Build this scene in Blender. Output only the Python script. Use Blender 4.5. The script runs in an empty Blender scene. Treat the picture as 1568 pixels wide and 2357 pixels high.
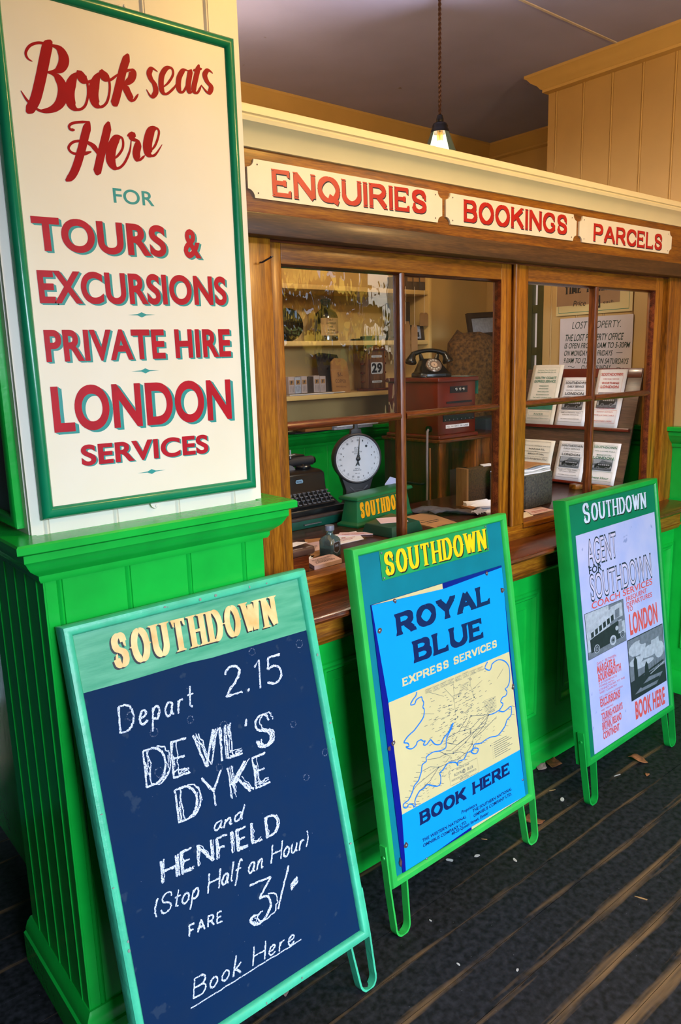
import bpy, bmesh, math, random
from mathutils import Vector, Matrix

# ------------------------------------------------------------------ camera, world, lights, exposure
SC = bpy.context.scene
COL = SC.collection
R = random.Random(7)
cam_d = bpy.data.cameras.new('camera'); cam = bpy.data.objects.new('camera', cam_d); COL.objects.link(cam); SC.camera = cam
cam_d.sensor_fit = 'VERTICAL'; cam_d.sensor_height = 36.0; cam_d.lens = 1733.157 / 2357 * 36.0
cam_d.clip_start = .05; cam_d.clip_end = 200
YAW, PIT, ROL = 0.691757, -0.197955, -0.028536
fw = Vector((math.sin(YAW)*math.cos(PIT), math.cos(YAW)*math.cos(PIT), math.sin(PIT)))
rt = Vector((math.cos(YAW), -math.sin(YAW), 0)); up = rt.cross(fw)
cr, sr = math.cos(ROL), math.sin(ROL)
rt2 = cr*rt + sr*up; up2 = -sr*rt + cr*up
CAMP = Vector((-0.96, -1.6786, 1.6))
cam.matrix_world = Matrix(((rt2.x, up2.x, -fw.x, CAMP.x), (rt2.y, up2.y, -fw.y, CAMP.y), (rt2.z, up2.z, -fw.z, CAMP.z), (0, 0, 0, 1)))

SC.view_settings.view_transform = 'Standard'; SC.view_settings.look = 'None'
SC.view_settings.exposure = 0.0; SC.view_settings.gamma = 1.0; SC.view_settings.use_curve_mapping = False
SC.cycles.max_bounces = 8; SC.cycles.transparent_max_bounces = 16; SC.cycles.sample_clamp_indirect = 6.0

W = bpy.data.worlds.new('world'); SC.world = W; W.use_nodes = True
bg = W.node_tree.nodes['Background']; bg.inputs[0].default_value = (.60, .78, 1.0, 1); bg.inputs[1].default_value = 1.75

def light(name, kind, loc, power, col, size=.1, rot=(0, 0, 0), sy=None, portal=False):
    l = bpy.data.lights.new(name, kind); l.energy = power; l.color = col
    if kind == 'AREA':
        l.size = size
        if sy: l.shape = 'RECTANGLE'; l.size_y = sy
        if portal: l.cycles.is_portal = True
    else: l.shadow_soft_size = size
    o = bpy.data.objects.new(name, l); COL.objects.link(o); o.location = loc; o.rotation_euler = rot
    return o
light('opening_portal', 'AREA', (0, -2.75, 1.45), 1, (1, 1, 1), 4.6, (math.radians(90), 0, 0), 2.9, True)
light('daylight', 'AREA', (-.6, -4.2, 2.4), 385, (.68, .83, 1.0), 2.2, (math.radians(68), 0, math.radians(-10)), 1.3)
light('lobby_lamp', 'POINT', (.45, -.85, 2.72), 23, (1.0, .60, .13), .08)
light('lobby_lamp', 'POINT', (1.45, -1.65, 2.55), 62, (1.0, .62, .22), .10)
light('sun', 'SUN', (0, 4, 9), 15.0, (1.0, .93, .80), .01, (math.radians(-35), 0, 0))
light('office_fill', 'POINT', (.75, .95, 2.55), 8, (1.0, .70, .36), .12)  # added fill to brighten the office; no such lamp in view

# ------------------------------------------------------------------ materials
def lin(h):
    if not isinstance(h, str): return tuple(h)
    out = []
    for i in (0, 2, 4):
        c = int(h[i:i+2], 16)/255
        out.append(c/12.92 if c <= .04045 else ((c+.055)/1.055)**2.4)
    return tuple(out)
MATS = {}
def nn(t, kind, **kw):
    n = t.nodes.new(kind)
    for k, v in kw.items(): setattr(n, k, v)
    return n
def mat(name, col, rough=.5, var=.12, scale=14, bump=.0, bscale=60, metal=0, spec=.5, stretch=(1, 1, 1), col2=None, spots=None, coat=0):
    """painted / plain surface: two tones mixed by noise, optional fine bump and speckles"""
    if name in MATS: return MATS[name]
    m = bpy.data.materials.new(name); m.use_nodes = True; t = m.node_tree; b = t.nodes['Principled BSDF']
    c = lin(col); c2 = lin(col2) if col2 else tuple(max(0, x*(1-2*var)) for x in c)
    tc = nn(t, 'ShaderNodeTexCoord'); mp = nn(t, 'ShaderNodeMapping'); mp.inputs['Scale'].default_value = stretch
    t.links.new(tc.outputs['Object'], mp.inputs['Vector'])
    nz = nn(t, 'ShaderNodeTexNoise'); nz.inputs['Scale'].default_value = scale; nz.inputs['Detail'].default_value = 6
    t.links.new(mp.outputs[0], nz.inputs['Vector'])
    rp = nn(t, 'ShaderNodeValToRGB'); rp.color_ramp.elements[0].position = .3; rp.color_ramp.elements[1].position = .7
    rp.color_ramp.elements[0].color = (*c2, 1); rp.color_ramp.elements[1].color = (*c, 1)
    t.links.new(nz.outputs[0], rp.inputs[0]); src = rp.outputs[0]
    if spots:
        n2 = nn(t, 'ShaderNodeTexNoise'); n2.inputs['Scale'].default_value = spots[1]; n2.inputs['Detail'].default_value = 3
        t.links.new(mp.outputs[0], n2.inputs['Vector'])
        r2 = nn(t, 'ShaderNodeValToRGB'); r2.color_ramp.elements[0].position = spots[2]; r2.color_ramp.elements[1].position = spots[2]+.04
        t.links.new(n2.outputs[0], r2.inputs[0])
        mx = nn(t, 'ShaderNodeMix', data_type='RGBA'); mx.inputs[7].default_value = (*lin(spots[0]), 1)
        t.links.new(r2.outputs[0], mx.inputs[0]); t.links.new(src, mx.inputs[6]); src = mx.outputs[2]
    t.links.new(src, b.inputs['Base Color'])
    b.inputs['Roughness'].default_value = rough; b.inputs['Metallic'].default_value = metal; b.inputs['Specular IOR Level'].default_value = spec
    if coat: b.inputs['Coat Weight'].default_value = coat; b.inputs['Coat Roughness'].default_value = .12
    if bump:
        n3 = nn(t, 'ShaderNodeTexNoise'); n3.inputs['Scale'].default_value = bscale; n3.inputs['Detail'].default_value = 4
        t.links.new(mp.outputs[0], n3.inputs['Vector'])
        bp = nn(t, 'ShaderNodeBump'); bp.inputs['Strength'].default_value = bump; bp.inputs['Distance'].default_value = .01
        t.links.new(n3.outputs[0], bp.inputs['Height']); t.links.new(bp.outputs[0], b.inputs['Normal'])
    MATS[name] = m; return m
def wood(name, cols, axis='x', rough=.38, scale=8.0, coat=.15):
    if name in MATS: return MATS[name]
    m = bpy.data.materials.new(name); m.use_nodes = True; t = m.node_tree; b = t.nodes['Principled BSDF']
    tc = nn(t, 'ShaderNodeTexCoord'); mp = nn(t, 'ShaderNodeMapping')
    mp.inputs['Scale'].default_value = {'x': (.35, 5, 5), 'y': (5, .35, 5), 'z': (5, 5, .35)}[axis]
    t.links.new(tc.outputs['Object'], mp.inputs['Vector'])
    n1 = nn(t, 'ShaderNodeTexNoise'); n1.inputs['Scale'].default_value = scale; n1.inputs['Detail'].default_value = 9; n1.inputs['Distortion'].default_value = .7
    n2 = nn(t, 'ShaderNodeTexNoise'); n2.inputs['Scale'].default_value = scale*9; n2.inputs['Detail'].default_value = 5
    t.links.new(mp.outputs[0], n1.inputs['Vector']); t.links.new(mp.outputs[0], n2.inputs['Vector'])
    ad = nn(t, 'ShaderNodeMath', operation='MULTIPLY_ADD'); ad.inputs[1].default_value = .45
    t.links.new(n2.outputs[0], ad.inputs[0])
    sb = nn(t, 'ShaderNodeMath', operation='MULTIPLY'); sb.inputs[1].default_value = .62; t.links.new(n1.outputs[0], sb.inputs[0]); t.links.new(sb.outputs[0], ad.inputs[2])
    rp = nn(t, 'ShaderNodeValToRGB'); e = rp.color_ramp.elements
    e[0].position = .36; e[1].position = .72; e[0].color = (*lin(cols[0]), 1); e[1].color = (*lin(cols[2]), 1)
    k = e.new(.53); k.color = (*lin(cols[1]), 1)
    t.links.new(ad.outputs[0], rp.inputs[0]); t.links.new(rp.outputs[0], b.inputs['Base Color'])
    bp = nn(t, 'ShaderNodeBump'); bp.inputs['Strength'].default_value = .12; bp.inputs['Distance'].default_value = .004
    t.links.new(ad.outputs[0], bp.inputs['Height']); t.links.new(bp.outputs[0], b.inputs['Normal'])
    b.inputs['Roughness'].default_value = rough; b.inputs['Coat Weight'].default_value = coat; b.inputs['Coat Roughness'].default_value = .2
    MATS[name] = m; return m
def grainy(name, col, cut):
    # dry chalk: broken up by the grain of the board it was drawn on
    m = bpy.data.materials.new(name); m.use_nodes = True; t = m.node_tree; b = t.nodes['Principled BSDF']; out = t.nodes['Material Output']
    b.inputs['Base Color'].default_value = (*lin(col), 1); b.inputs['Roughness'].default_value = 1; b.inputs['Specular IOR Level'].default_value = 0
    tc = nn(t, 'ShaderNodeTexCoord'); nz = nn(t, 'ShaderNodeTexNoise'); nz.inputs['Scale'].default_value = 420; nz.inputs['Detail'].default_value = 3
    rp = nn(t, 'ShaderNodeValToRGB'); rp.color_ramp.elements[0].position = cut-.10; rp.color_ramp.elements[1].position = cut+.10
    tr = nn(t, 'ShaderNodeBsdfTransparent'); mx = nn(t, 'ShaderNodeMixShader')
    t.links.new(tc.outputs['Object'], nz.inputs['Vector']); t.links.new(nz.outputs[0], rp.inputs[0]); t.links.new(rp.outputs[0], mx.inputs[0])
    t.links.new(tr.outputs[0], mx.inputs[1]); t.links.new(b.outputs[0], mx.inputs[2]); t.links.new(mx.outputs[0], out.inputs[0])
    MATS[name] = m; return m
def glass_mat(name, tint=(1, 1, 1), wav=.35, wscale=5.0, refl=1.0):
    m = bpy.data.materials.new(name); m.use_nodes = True; t = m.node_tree; t.nodes.remove(t.nodes['Principled BSDF'])
    out = t.nodes['Material Output']; tr = nn(t, 'ShaderNodeBsdfTransparent'); tr.inputs[0].default_value = (*tint, 1)
    gl = nn(t, 'ShaderNodeBsdfGlossy'); gl.inputs['Roughness'].default_value = .01
    fr = nn(t, 'ShaderNodeFresnel'); ge = nn(t, 'ShaderNodeNewGeometry'); io = nn(t, 'ShaderNodeMapRange'); io.inputs[3].default_value = 1.5; io.inputs[4].default_value = 1/1.5
    t.links.new(ge.outputs['Backfacing'], io.inputs[0]); t.links.new(io.outputs[0], fr.inputs[0])
    mu = nn(t, 'ShaderNodeMath', operation='MULTIPLY'); mu.inputs[1].default_value = refl
    mx = nn(t, 'ShaderNodeMixShader'); tc = nn(t, 'ShaderNodeTexCoord'); mp = nn(t, 'ShaderNodeMapping'); mp.inputs['Scale'].default_value = (1.6, 1, .7)
    nz = nn(t, 'ShaderNodeTexNoise'); nz.inputs['Scale'].default_value = wscale; nz.inputs['Detail'].default_value = 3
    bp = nn(t, 'ShaderNodeBump'); bp.inputs['Strength'].default_value = wav; bp.inputs['Distance'].default_value = .02
    t.links.new(tc.outputs['Object'], mp.inputs[0]); t.links.new(mp.outputs[0], nz.inputs['Vector']); t.links.new(nz.outputs[0], bp.inputs['Height'])
    t.links.new(bp.outputs[0], gl.inputs['Normal']); t.links.new(fr.outputs[0], mu.inputs[0]); t.links.new(mu.outputs[0], mx.inputs[0])
    t.links.new(tr.outputs[0], mx.inputs[1]); t.links.new(gl.outputs[0], mx.inputs[2]); t.links.new(mx.outputs[0], out.inputs[0])
    MATS[name] = m; return m
def emit(name, col, s):
    m = bpy.data.materials.new(name); m.use_nodes = True; b = m.node_tree.nodes['Principled BSDF']
    b.inputs['Base Color'].default_value = (*col, 1); b.inputs['Emission Color'].default_value = (*col, 1); b.inputs['Emission Strength'].default_value = s
    return m
def floor_mat():
    m = bpy.data.materials.new('black_stained_boards'); m.use_nodes = True; t = m.node_tree; b = t.nodes['Principled BSDF']; L = t.links.new
    tc = nn(t, 'ShaderNodeTexCoord'); sx = nn(t, 'ShaderNodeSeparateXYZ'); L(tc.outputs['Object'], sx.inputs[0])
    a = nn(t, 'ShaderNodeMath', operation='MULTIPLY_ADD'); a.inputs[1].default_value = 1/.12; a.inputs[2].default_value = .305/.12+40
    L(sx.outputs[1], a.inputs[0]); f = nn(t, 'ShaderNodeMath', operation='FRACT'); L(a.outputs[0], f.inputs[0])
    pp = nn(t, 'ShaderNodeMath', operation='PINGPONG'); pp.inputs[1].default_value = .5; L(f.outputs[0], pp.inputs[0])   # 0 at a joint, .5 mid board
    mp = nn(t, 'ShaderNodeMapping'); mp.inputs['Scale'].default_value = (.8, 11, 1); L(tc.outputs['Object'], mp.inputs[0])
    n1 = nn(t, 'ShaderNodeTexNoise'); n1.inputs['Scale'].default_value = 3.2; n1.inputs['Detail'].default_value = 8; L(mp.outputs[0], n1.inputs['Vector'])
    # wear along the board edges, heavier out on the walkway
    wy = nn(t, 'ShaderNodeMapRange'); wy.inputs[1].default_value = -.36; wy.inputs[2].default_value = -.95; wy.inputs[3].default_value = .02; wy.inputs[4].default_value = .20; L(sx.outputs[1], wy.inputs[0])
    wx = nn(t, 'ShaderNodeMapRange'); wx.inputs[1].default_value = -.2; wx.inputs[2].default_value = .5; wx.inputs[3].default_value = .0; wx.inputs[4].default_value = 1; L(sx.outputs[0], wx.inputs[0])
    ww = nn(t, 'ShaderNodeMath', operation='MULTIPLY'); L(wy.outputs[0], ww.inputs[0]); L(wx.outputs[0], ww.inputs[1])
    s1 = nn(t, 'ShaderNodeMath', operation='SUBTRACT'); L(ww.outputs[0], s1.inputs[0]); L(pp.outputs[0], s1.inputs[1])
    s2 = nn(t, 'ShaderNodeMath', operation='MULTIPLY_ADD'); s2.inputs[1].default_value = 1.3; L(s1.outputs[0], s2.inputs[0]); L(n1.outputs[0], s2.inputs[2])
    r1 = nn(t, 'ShaderNodeValToRGB'); r1.color_ramp.elements[0].position = .48; r1.color_ramp.elements[1].position = .76; L(s2.outputs[0], r1.inputs[0])
    n2 = nn(t, 'ShaderNodeTexNoise'); n2.inputs['Scale'].default_value = 55; n2.inputs['Detail'].default_value = 6; L(tc.outputs['Object'], n2.inputs['Vector'])
    r2 = nn(t, 'ShaderNodeValToRGB'); e = r2.color_ramp.elements; e[0].position = .35; e[1].position = .8
    e[0].color = (*lin('07070a'), 1); e[1].color = (*lin('2c2a30'), 1); L(n2.outputs[0], r2.inputs[0])
    n3 = nn(t, 'ShaderNodeTexNoise'); n3.inputs['Scale'].default_value = 190; n3.inputs['Detail'].default_value = 2; L(tc.outputs['Object'], n3.inputs['Vector'])
    r3 = nn(t, 'ShaderNodeValToRGB'); r3.color_ramp.elements[0].position = .755; r3.color_ramp.elements[1].position = .80; L(n3.outputs[0], r3.inputs[0])
    m1 = nn(t, 'ShaderNodeMix', data_type='RGBA'); m1.inputs[7].default_value = (*lin('76583a'), 1); L(r1.outputs[0], m1.inputs[0]); L(r2.outputs[0], m1.inputs[6])
    m2 = nn(t, 'ShaderNodeMix', data_type='RGBA'); m2.inputs[7].default_value = (*lin('8a8a90'), 1); L(r3.outputs[0], m2.inputs[0]); L(m1.outputs[2], m2.inputs[6])
    L(m2.outputs[2], b.inputs['Base Color']); b.inputs['Roughness'].default_value = .62; b.inputs['Specular IOR Level'].default_value = .25
    bp = nn(t, 'ShaderNodeBump'); bp.inputs['Strength'].default_value = .25; bp.inputs['Distance'].default_value = .004; L(s2.outputs[0], bp.inputs['Height']); L(bp.outputs[0], b.inputs['Normal'])
    return m

M_GREEN = mat('gloss_green_paint', '12b43c', .24, .10, 9, .06, 40, spec=.5)
M_CREAM = mat('cream_wall_paint', 'dab676', .5, .04, 6, .04, 30)
M_WHITE = mat('pale_cream_paint', 'eae0d0', .42, .03, 8, .03, 30)
M_CEIL = mat('grey_plaster', 'a6aaea', .9, .06, 3, .05, 50, spots=('6d5f58', 9, .74))
M_WOOD = wood('oak_varnish', ('4a2604', '844a0a', 'ac7016'), 'x')
M_WOODZ = wood('oak_varnish_upright', ('4c2805', '8a500c', 'b4761a'), 'z')
M_WOODD = wood('dark_oak', ('281509', '452813', '63401f'), 'x', .45)
M_MAHOG = wood('mahogany', ('2a0f08', '57240f', '7c3b18'), 'x', .25)
M_MAHOGZ = wood('mahogany_upright', ('2b1208', '5c2c12', '8a4c1e'), 'z', .3)
M_REDBOX = mat('red_mahogany', '6a1a14', .3, .2, 10, coat=.3)
M_DESK = wood('counter_top', ('2c1614', '44231c', '5c3425'), 'x', .22)
M_TEALF = mat('worn_teal_green_paint', '46c096', .42, .14, 16, .12, 70, spots=('8a8f80', 38, .76))
M_TEALH = mat('brushed_green_paint', '2c8f69', .5, .16, 8, .05, 40, stretch=(1, 1, 7), col2='5aa884')
M_SLATE = mat('blackboard_paint', '08264a', .66, .2, 22, .05, 60, spec=.08, col2='0e2748', spots=('22344f', 26, .68))
M_BFRAME = mat('bright_green_paint', '30b64c', .35, .10, 12, .06, 50)
M_BFRAME3 = mat('mid_green_paint', '12973a', .35, .10, 12, .06, 50)
M_BPANEL = mat('deep_teal_paint', '047486', .5, .08, 10, spec=.2)
M_BPANEL3 = mat('bottle_green_paint', '066e50', .5, .08, 10, spec=.2)
M_PLATE = mat('green_enamel', '239a55', .3, .12, 14, spots=('5c5a4a', 30, .77))
M_YEL = mat('yellow_paint', 'f2c40c', .4, .05, 20)
M_GOLD = mat('faded_gold_paint', 'f0cf92', .5, .1, 26, col2='d9a862')
M_INK = mat('black_paint', '10131e', .45, .05, 20)
M_NAVY = mat('navy_enamel', '06127c', .25, .05, 10)
M_NAVYT = mat('navy_lettering', '0b1e52', .3, .05, 10)
M_SKYB = mat('sky_blue_enamel', '0a92e6', .3, .04, 6, spec=.3)
M_POSTC = mat('cream_enamel', 'ccbc8c', .35, .05, 7, spots=('c08f48', 5, .78))
M_RUST = mat('rust', '5a3a34', .7, .3, 60)
M_STEEL = mat('dull_steel', '8b8b96', .4, .1, 40, metal=.7)
M_MAPB = mat('map_blue', '1474d4', .4, .05, 10)
M_MAPK = mat('map_grey_ink', '3c4a5c', .5, .05, 10)
M_SIGN = mat('cream_sign_paint', 'ece2d0', .42, .03, 4, .02, 20, col2='e9dcc2')
M_SRED = mat('signwriter_red', 'b80f24', .45, .10, 30, spec=.25)
M_SDRED = mat('deep_red_paint', 'a4000e', .5, .08, 30, spec=.15)
M_STEAL = mat('teal_shade_paint', '2f9590', .35, .06, 20)
M_SFRAME = mat('green_sign_frame', '0e7f55', .22, .06, 20)
M_ERED = mat('enamel_red', 'c20a12', .4, .08, 30)
M_ENAM = mat('cream_enamel_plate', 'eee2c8', .42, .03, 12, spots=('9a8a70', 34, .79))
M_LAV = mat('weathered_poster_paper', '949ed4', .55, .07, 7, .05, 50, col2='acacd4', spots=('7d86b8', 26, .70))
M_PRED = mat('faded_red_print', 'cc4a4c', .6, .12, 60)
M_PNAVY = mat('dark_print', '152238', .6, .1, 60)
M_CHALK = grainy('chalk', 'd2d8f0', .43)
M_CHALKF = grainy('faint_chalk', '8089a4', .60)
M_PAPER = mat('white_paper', 'f4f2fa', .8, .04, 20)
M_PAPERC = mat('cream_paper', 'efe6d8', .8, .06, 20)
M_PINK = mat('pale_pink_paper', 'e2c4cc', .8, .05, 20)
M_BROWNP = mat('brown_paper', 'b07c4c', .85, .12, 18)
M_KRAFT = mat('manila_folder', 'b58458', .8, .08, 12)
M_GREYC = mat('grey_cloth', '5d5358', .95, .2, 30, .3, 120)
M_BLACK = mat('black_crackle_enamel', '0c0f14', .28, .1, 30)
M_BAKE = mat('black_bakelite', '0d0b0a', .22, .1, 20)
M_CHROME = mat('bright_metal', 'c8ccd2', .2, .05, 30, metal=.9)
M_TRUNK = mat('dark_green_paint', '064a3c', .4, .15, 14)
M_BLOCK = mat('sign_block_green', '0b6b3e', .35, .1, 12)
M_AMBER = mat('amber_paint', 'f0a810', .4, .06, 20)
M_IRON = mat('dark_cast_iron', '28262e', .5, .12, 30)
M_DIAL = mat('off_white_dial', 'c9cbd8', .45, .06, 12)
M_TEXB = mat('pebbled_black_board', '2c2c33', .6, .5, 120, .5, 160, col2='5a584f')
M_TEXBR = mat('woven_brown_board', '2c1a0c', .7, .4, 150, .5, 180, col2='5c3d1c')
M_SHELF = mat('shelf_cream_paint', 'e2bd76', .5, .05, 8)
M_SACK = mat('coarse_brown_matting', '7a5324', .95, .5, 55, .6, 90, col2='35220f')
M_TAN = mat('tan_card', 'a67c4c', .8, .1, 20)
M_DKBR = mat('dark_brown_board', '3a2a20', .6, .2, 20)
M_LEAF = mat('dry_leaf', '8a4f2a', .8, .35, 60)
M_PALE = mat('pale_litter', 'b9b2ae', .85, .1, 40)
M_OLIVE = mat('olive_paint', '6c7046', .5, .1, 14)
M_GREENT = mat('green_print', '2c7d66', .6, .1, 50)
M_GREY1 = mat('photo_light_grey', 'a7adbd', .6, .15, 60)
M_GREY2 = mat('photo_mid_grey', '6a7080', .6, .2, 60)
M_GREY3 = mat('photo_dark_grey', '1c222c', .6, .2, 60)
M_FLOOR = floor_mat()
G_CLEAR = glass_mat('old_window_glass', (.98, .985, .97), .05, 3.0, .28)
G_WAVY = glass_mat('rippled_window_glass', (.98, .985, .97), .055, 7.0, 3.4)

# ------------------------------------------------------------------ mesh builder
def V3(*a): return Vector(a[0] if len(a) == 1 else a)
class MB:
    def __init__(s): s.v = []; s.f = []; s.m = []; s.k = 0
    def face(s, pts):
        i = len(s.v); s.v += [tuple(p) for p in pts]; s.f.append(tuple(range(i, i+len(pts)))); s.m.append(s.k)
    def add(s, vs, fs):
        i = len(s.v); s.v += [tuple(p) for p in vs]
        for f in fs: s.f.append(tuple(j+i for j in f)); s.m.append(s.k)
    def box(s, a, b, M=None):
        x0, y0, z0 = a; x1, y1, z1 = b
        vs = [V3(x, y, z) for z in (z0, z1) for y in (y0, y1) for x in (x0, x1)]
        if M is not None: vs = [M @ v for v in vs]
        s.add(vs, [(0, 2, 3, 1), (4, 5, 7, 6), (0, 1, 5, 4), (2, 6, 7, 3), (0, 4, 6, 2), (1, 3, 7, 5)]); return s
    def prism(s, poly, d):
        """poly: list of 3D points (planar), extruded by vector d"""
        n = len(poly); d = V3(d); a = [V3(p) for p in poly]; vs = a + [p+d for p in a]
        fs = [tuple(range(n-1, -1, -1)), tuple(range(n, 2*n))] + [(i, (i+1) % n, n+(i+1) % n, n+i) for i in range(n)]
        s.add(vs, fs); return s
    def rings(s, rings, closed=True, caps=True):
        n = len(rings[0]); vs = [p for r in rings for p in r]; fs = []
        for i in range(len(rings)-1):
            for j in range(n if closed else n-1):
                k = (j+1) % n; fs.append((i*n+j, i*n+k, (i+1)*n+k, (i+1)*n+j))
        if caps and closed: fs += [tuple(range(n-1, -1, -1)), tuple(range((len(rings)-1)*n, len(rings)*n))]
        s.add(vs, fs); return s
    def tube(s, path, r, n=10, caps=True):
        P = [V3(p) for p in path]; rs = r if isinstance(r, (list, tuple)) else [r]*len(P)
        t = (P[1]-P[0]).normalized(); a = t.orthogonal().normalized(); out = []
        for i, p in enumerate(P):
            t = (P[min(i+1, len(P)-1)]-P[max(i-1, 0)]).normalized()
            a = (a-t*a.dot(t)).normalized(); b = t.cross(a)
            out.append([p+rs[i]*(math.cos(q)*a+math.sin(q)*b) for q in [2*math.pi*k/n for k in range(n)]])
        return s.rings(out, True, caps)
    def lathe(s, prof, c=(0, 0, 0), n=24, M=None, caps=True):
        c = V3(c); out = []
        for r, z in prof:
            ring = [V3(r*math.cos(2*math.pi*k/n), r*math.sin(2*math.pi*k/n), z) for k in range(n)]
            out.append([(M @ p if M is not None else p)+c for p in ring])
        return s.rings(out, True, caps)
    def sweepx(s, prof, x0, x1):
        """profile of (y,z) points swept from x0 to x1 (closed section)"""
        return s.prism([(x0, y, z) for y, z in prof], (x1-x0, 0, 0))
    def build(s, name, mats, parent=None, bevel=0, smooth=True, seg=2, ang=35, solid=0):
        me = bpy.data.meshes.new(name); off = parent.location if parent is not None else Vector((0, 0, 0))
        if parent is not None and parent.parent is not None: off = off + parent.parent.location
        me.from_pydata([(x-off.x, y-off.y, z-off.z) for x, y, z in s.v], [], s.f); me.update()
        if not isinstance(mats, (list, tuple)): mats = [mats]
        for m in mats: me.materials.append(m)
        me.polygons.foreach_set('material_index', s.m)
        bm = bmesh.new(); bm.from_mesh(me)
        bmesh.ops.remove_doubles(bm, verts=bm.verts, dist=1e-5) if bevel else None
        if len(bm.faces) < 20000: bmesh.ops.recalc_face_normals(bm, faces=bm.faces)
        if bevel:
            ed = [e for e in bm.edges if len(e.link_faces) == 2 and e.calc_face_angle(0) > math.radians(25)]
            bmesh.ops.bevel(bm, geom=ed, offset=bevel, segments=seg, affect='EDGES', clamp_overlap=True, profile=.5)
        bm.to_mesh(me); bm.free()
        if smooth:
            me.polygons.foreach_set('use_smooth', [True]*len(me.polygons)); me.set_sharp_from_angle(angle=math.radians(ang))
        o = bpy.data.objects.new(name, me); COL.objects.link(o)
        if parent is not None: o.parent = parent
        return o
def tag(o, label=None, cat=None, group=None, kind=None):
    for k, v in (('label', label), ('category', cat), ('group', group), ('kind', kind)):
        if v: o[k] = v
    return o
def thing(name, label, cat, loc=(0, 0, 0), group=None):
    o = bpy.data.objects.new(name, None); COL.objects.link(o); o.location = loc; o.empty_display_size = .05
    return tag(o, label, cat, group)
def struct(mb, name, mats, **k): return tag(mb.build(name, mats, **k), kind='structure')
def sroot(name, loc=(0, 0, 0)):
    o = bpy.data.objects.new(name, None); COL.objects.link(o); o.location = loc; o.empty_display_size = .05
    return tag(o, kind='structure')
def one(mb, name, mats, label, cat, group=None, **k): return tag(mb.build(name, mats, **k), label, cat, group)
def rotz(c, a): return Matrix.Translation(V3(c)) @ Matrix.Rotation(a, 4, 'Z')

class Surf:
    """a flat surface: point = o + u U + v V + e N"""
    def __init__(s, o, U, Vv): s.o = V3(o); s.U = V3(U).normalized(); s.V = V3(Vv).normalized(); s.N = s.U.cross(s.V)
    def __call__(s, u, v, e=0): return s.o+u*s.U+v*s.V+e*s.N
    def shift(s, e): return Surf(s.o+e*s.N, s.U, s.V)
_LY = [0]
def lay(): _LY[0] = (_LY[0]+1) % 17; return _LY[0]*1.3e-5      # paint strokes lie one over another
def poly(mb, S, pts, e=.0004): e += lay(); mb.face([S(u, v, e) for u, v in pts])
def ribbon(mb, S, pts, w, e=.0004, wv=None, taper=0, shear=0):
    """flat stroke along pts; w = width of sideways runs, wv = width of up-and-down runs"""
    n = len(pts); e += lay(); P = [Vector((p[0], p[1])) for p in pts]; wv = w if wv is None else wv; Lf = []; Rt = []
    for i in range(n):
        d = P[min(i+1, n-1)]-P[max(i-1, 0)]
        if d.length < 1e-9: d = Vector((1, 0))
        d.normalize(); q = (wv*abs(d.y)+w*abs(d.x))/2
        if taper: q *= 1-taper*abs(2*i/(n-1)-1)**3
        k = Vector((-d.y, d.x))*q; Lf.append(P[i]+k); Rt.append(P[i]-k)
    for i in range(n-1):
        ea, eb = e+i*2.5e-6, e+(i+1)*2.5e-6; mb.face([S(*Rt[i], ea), S(*Rt[i+1], eb), S(*Lf[i+1], eb), S(*Lf[i], ea)])
def crom(pts, k=6, closed=False):
    out = []; n = len(pts)
    for i in range(n if closed else n-1):
        if closed: p = [pts[(i+j-1) % n] for j in range(4)]
        else: p = [pts[max(i-1, 0)], pts[i], pts[i+1], pts[min(i+2, n-1)]]
        for j in range(k):
            t = j/k; r = []
            for a in (0, 1):
                p0, p1, p2, p3 = (q[a] for q in p)
                r.append(.5*(2*p1+(p2-p0)*t+(2*p0-5*p1+4*p2-p3)*t*t+(3*p1-p0-3*p2+p3)*t**3))
            out.append(tuple(r))
    out.append(tuple(pts[0] if closed else pts[-1])); return out

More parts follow.
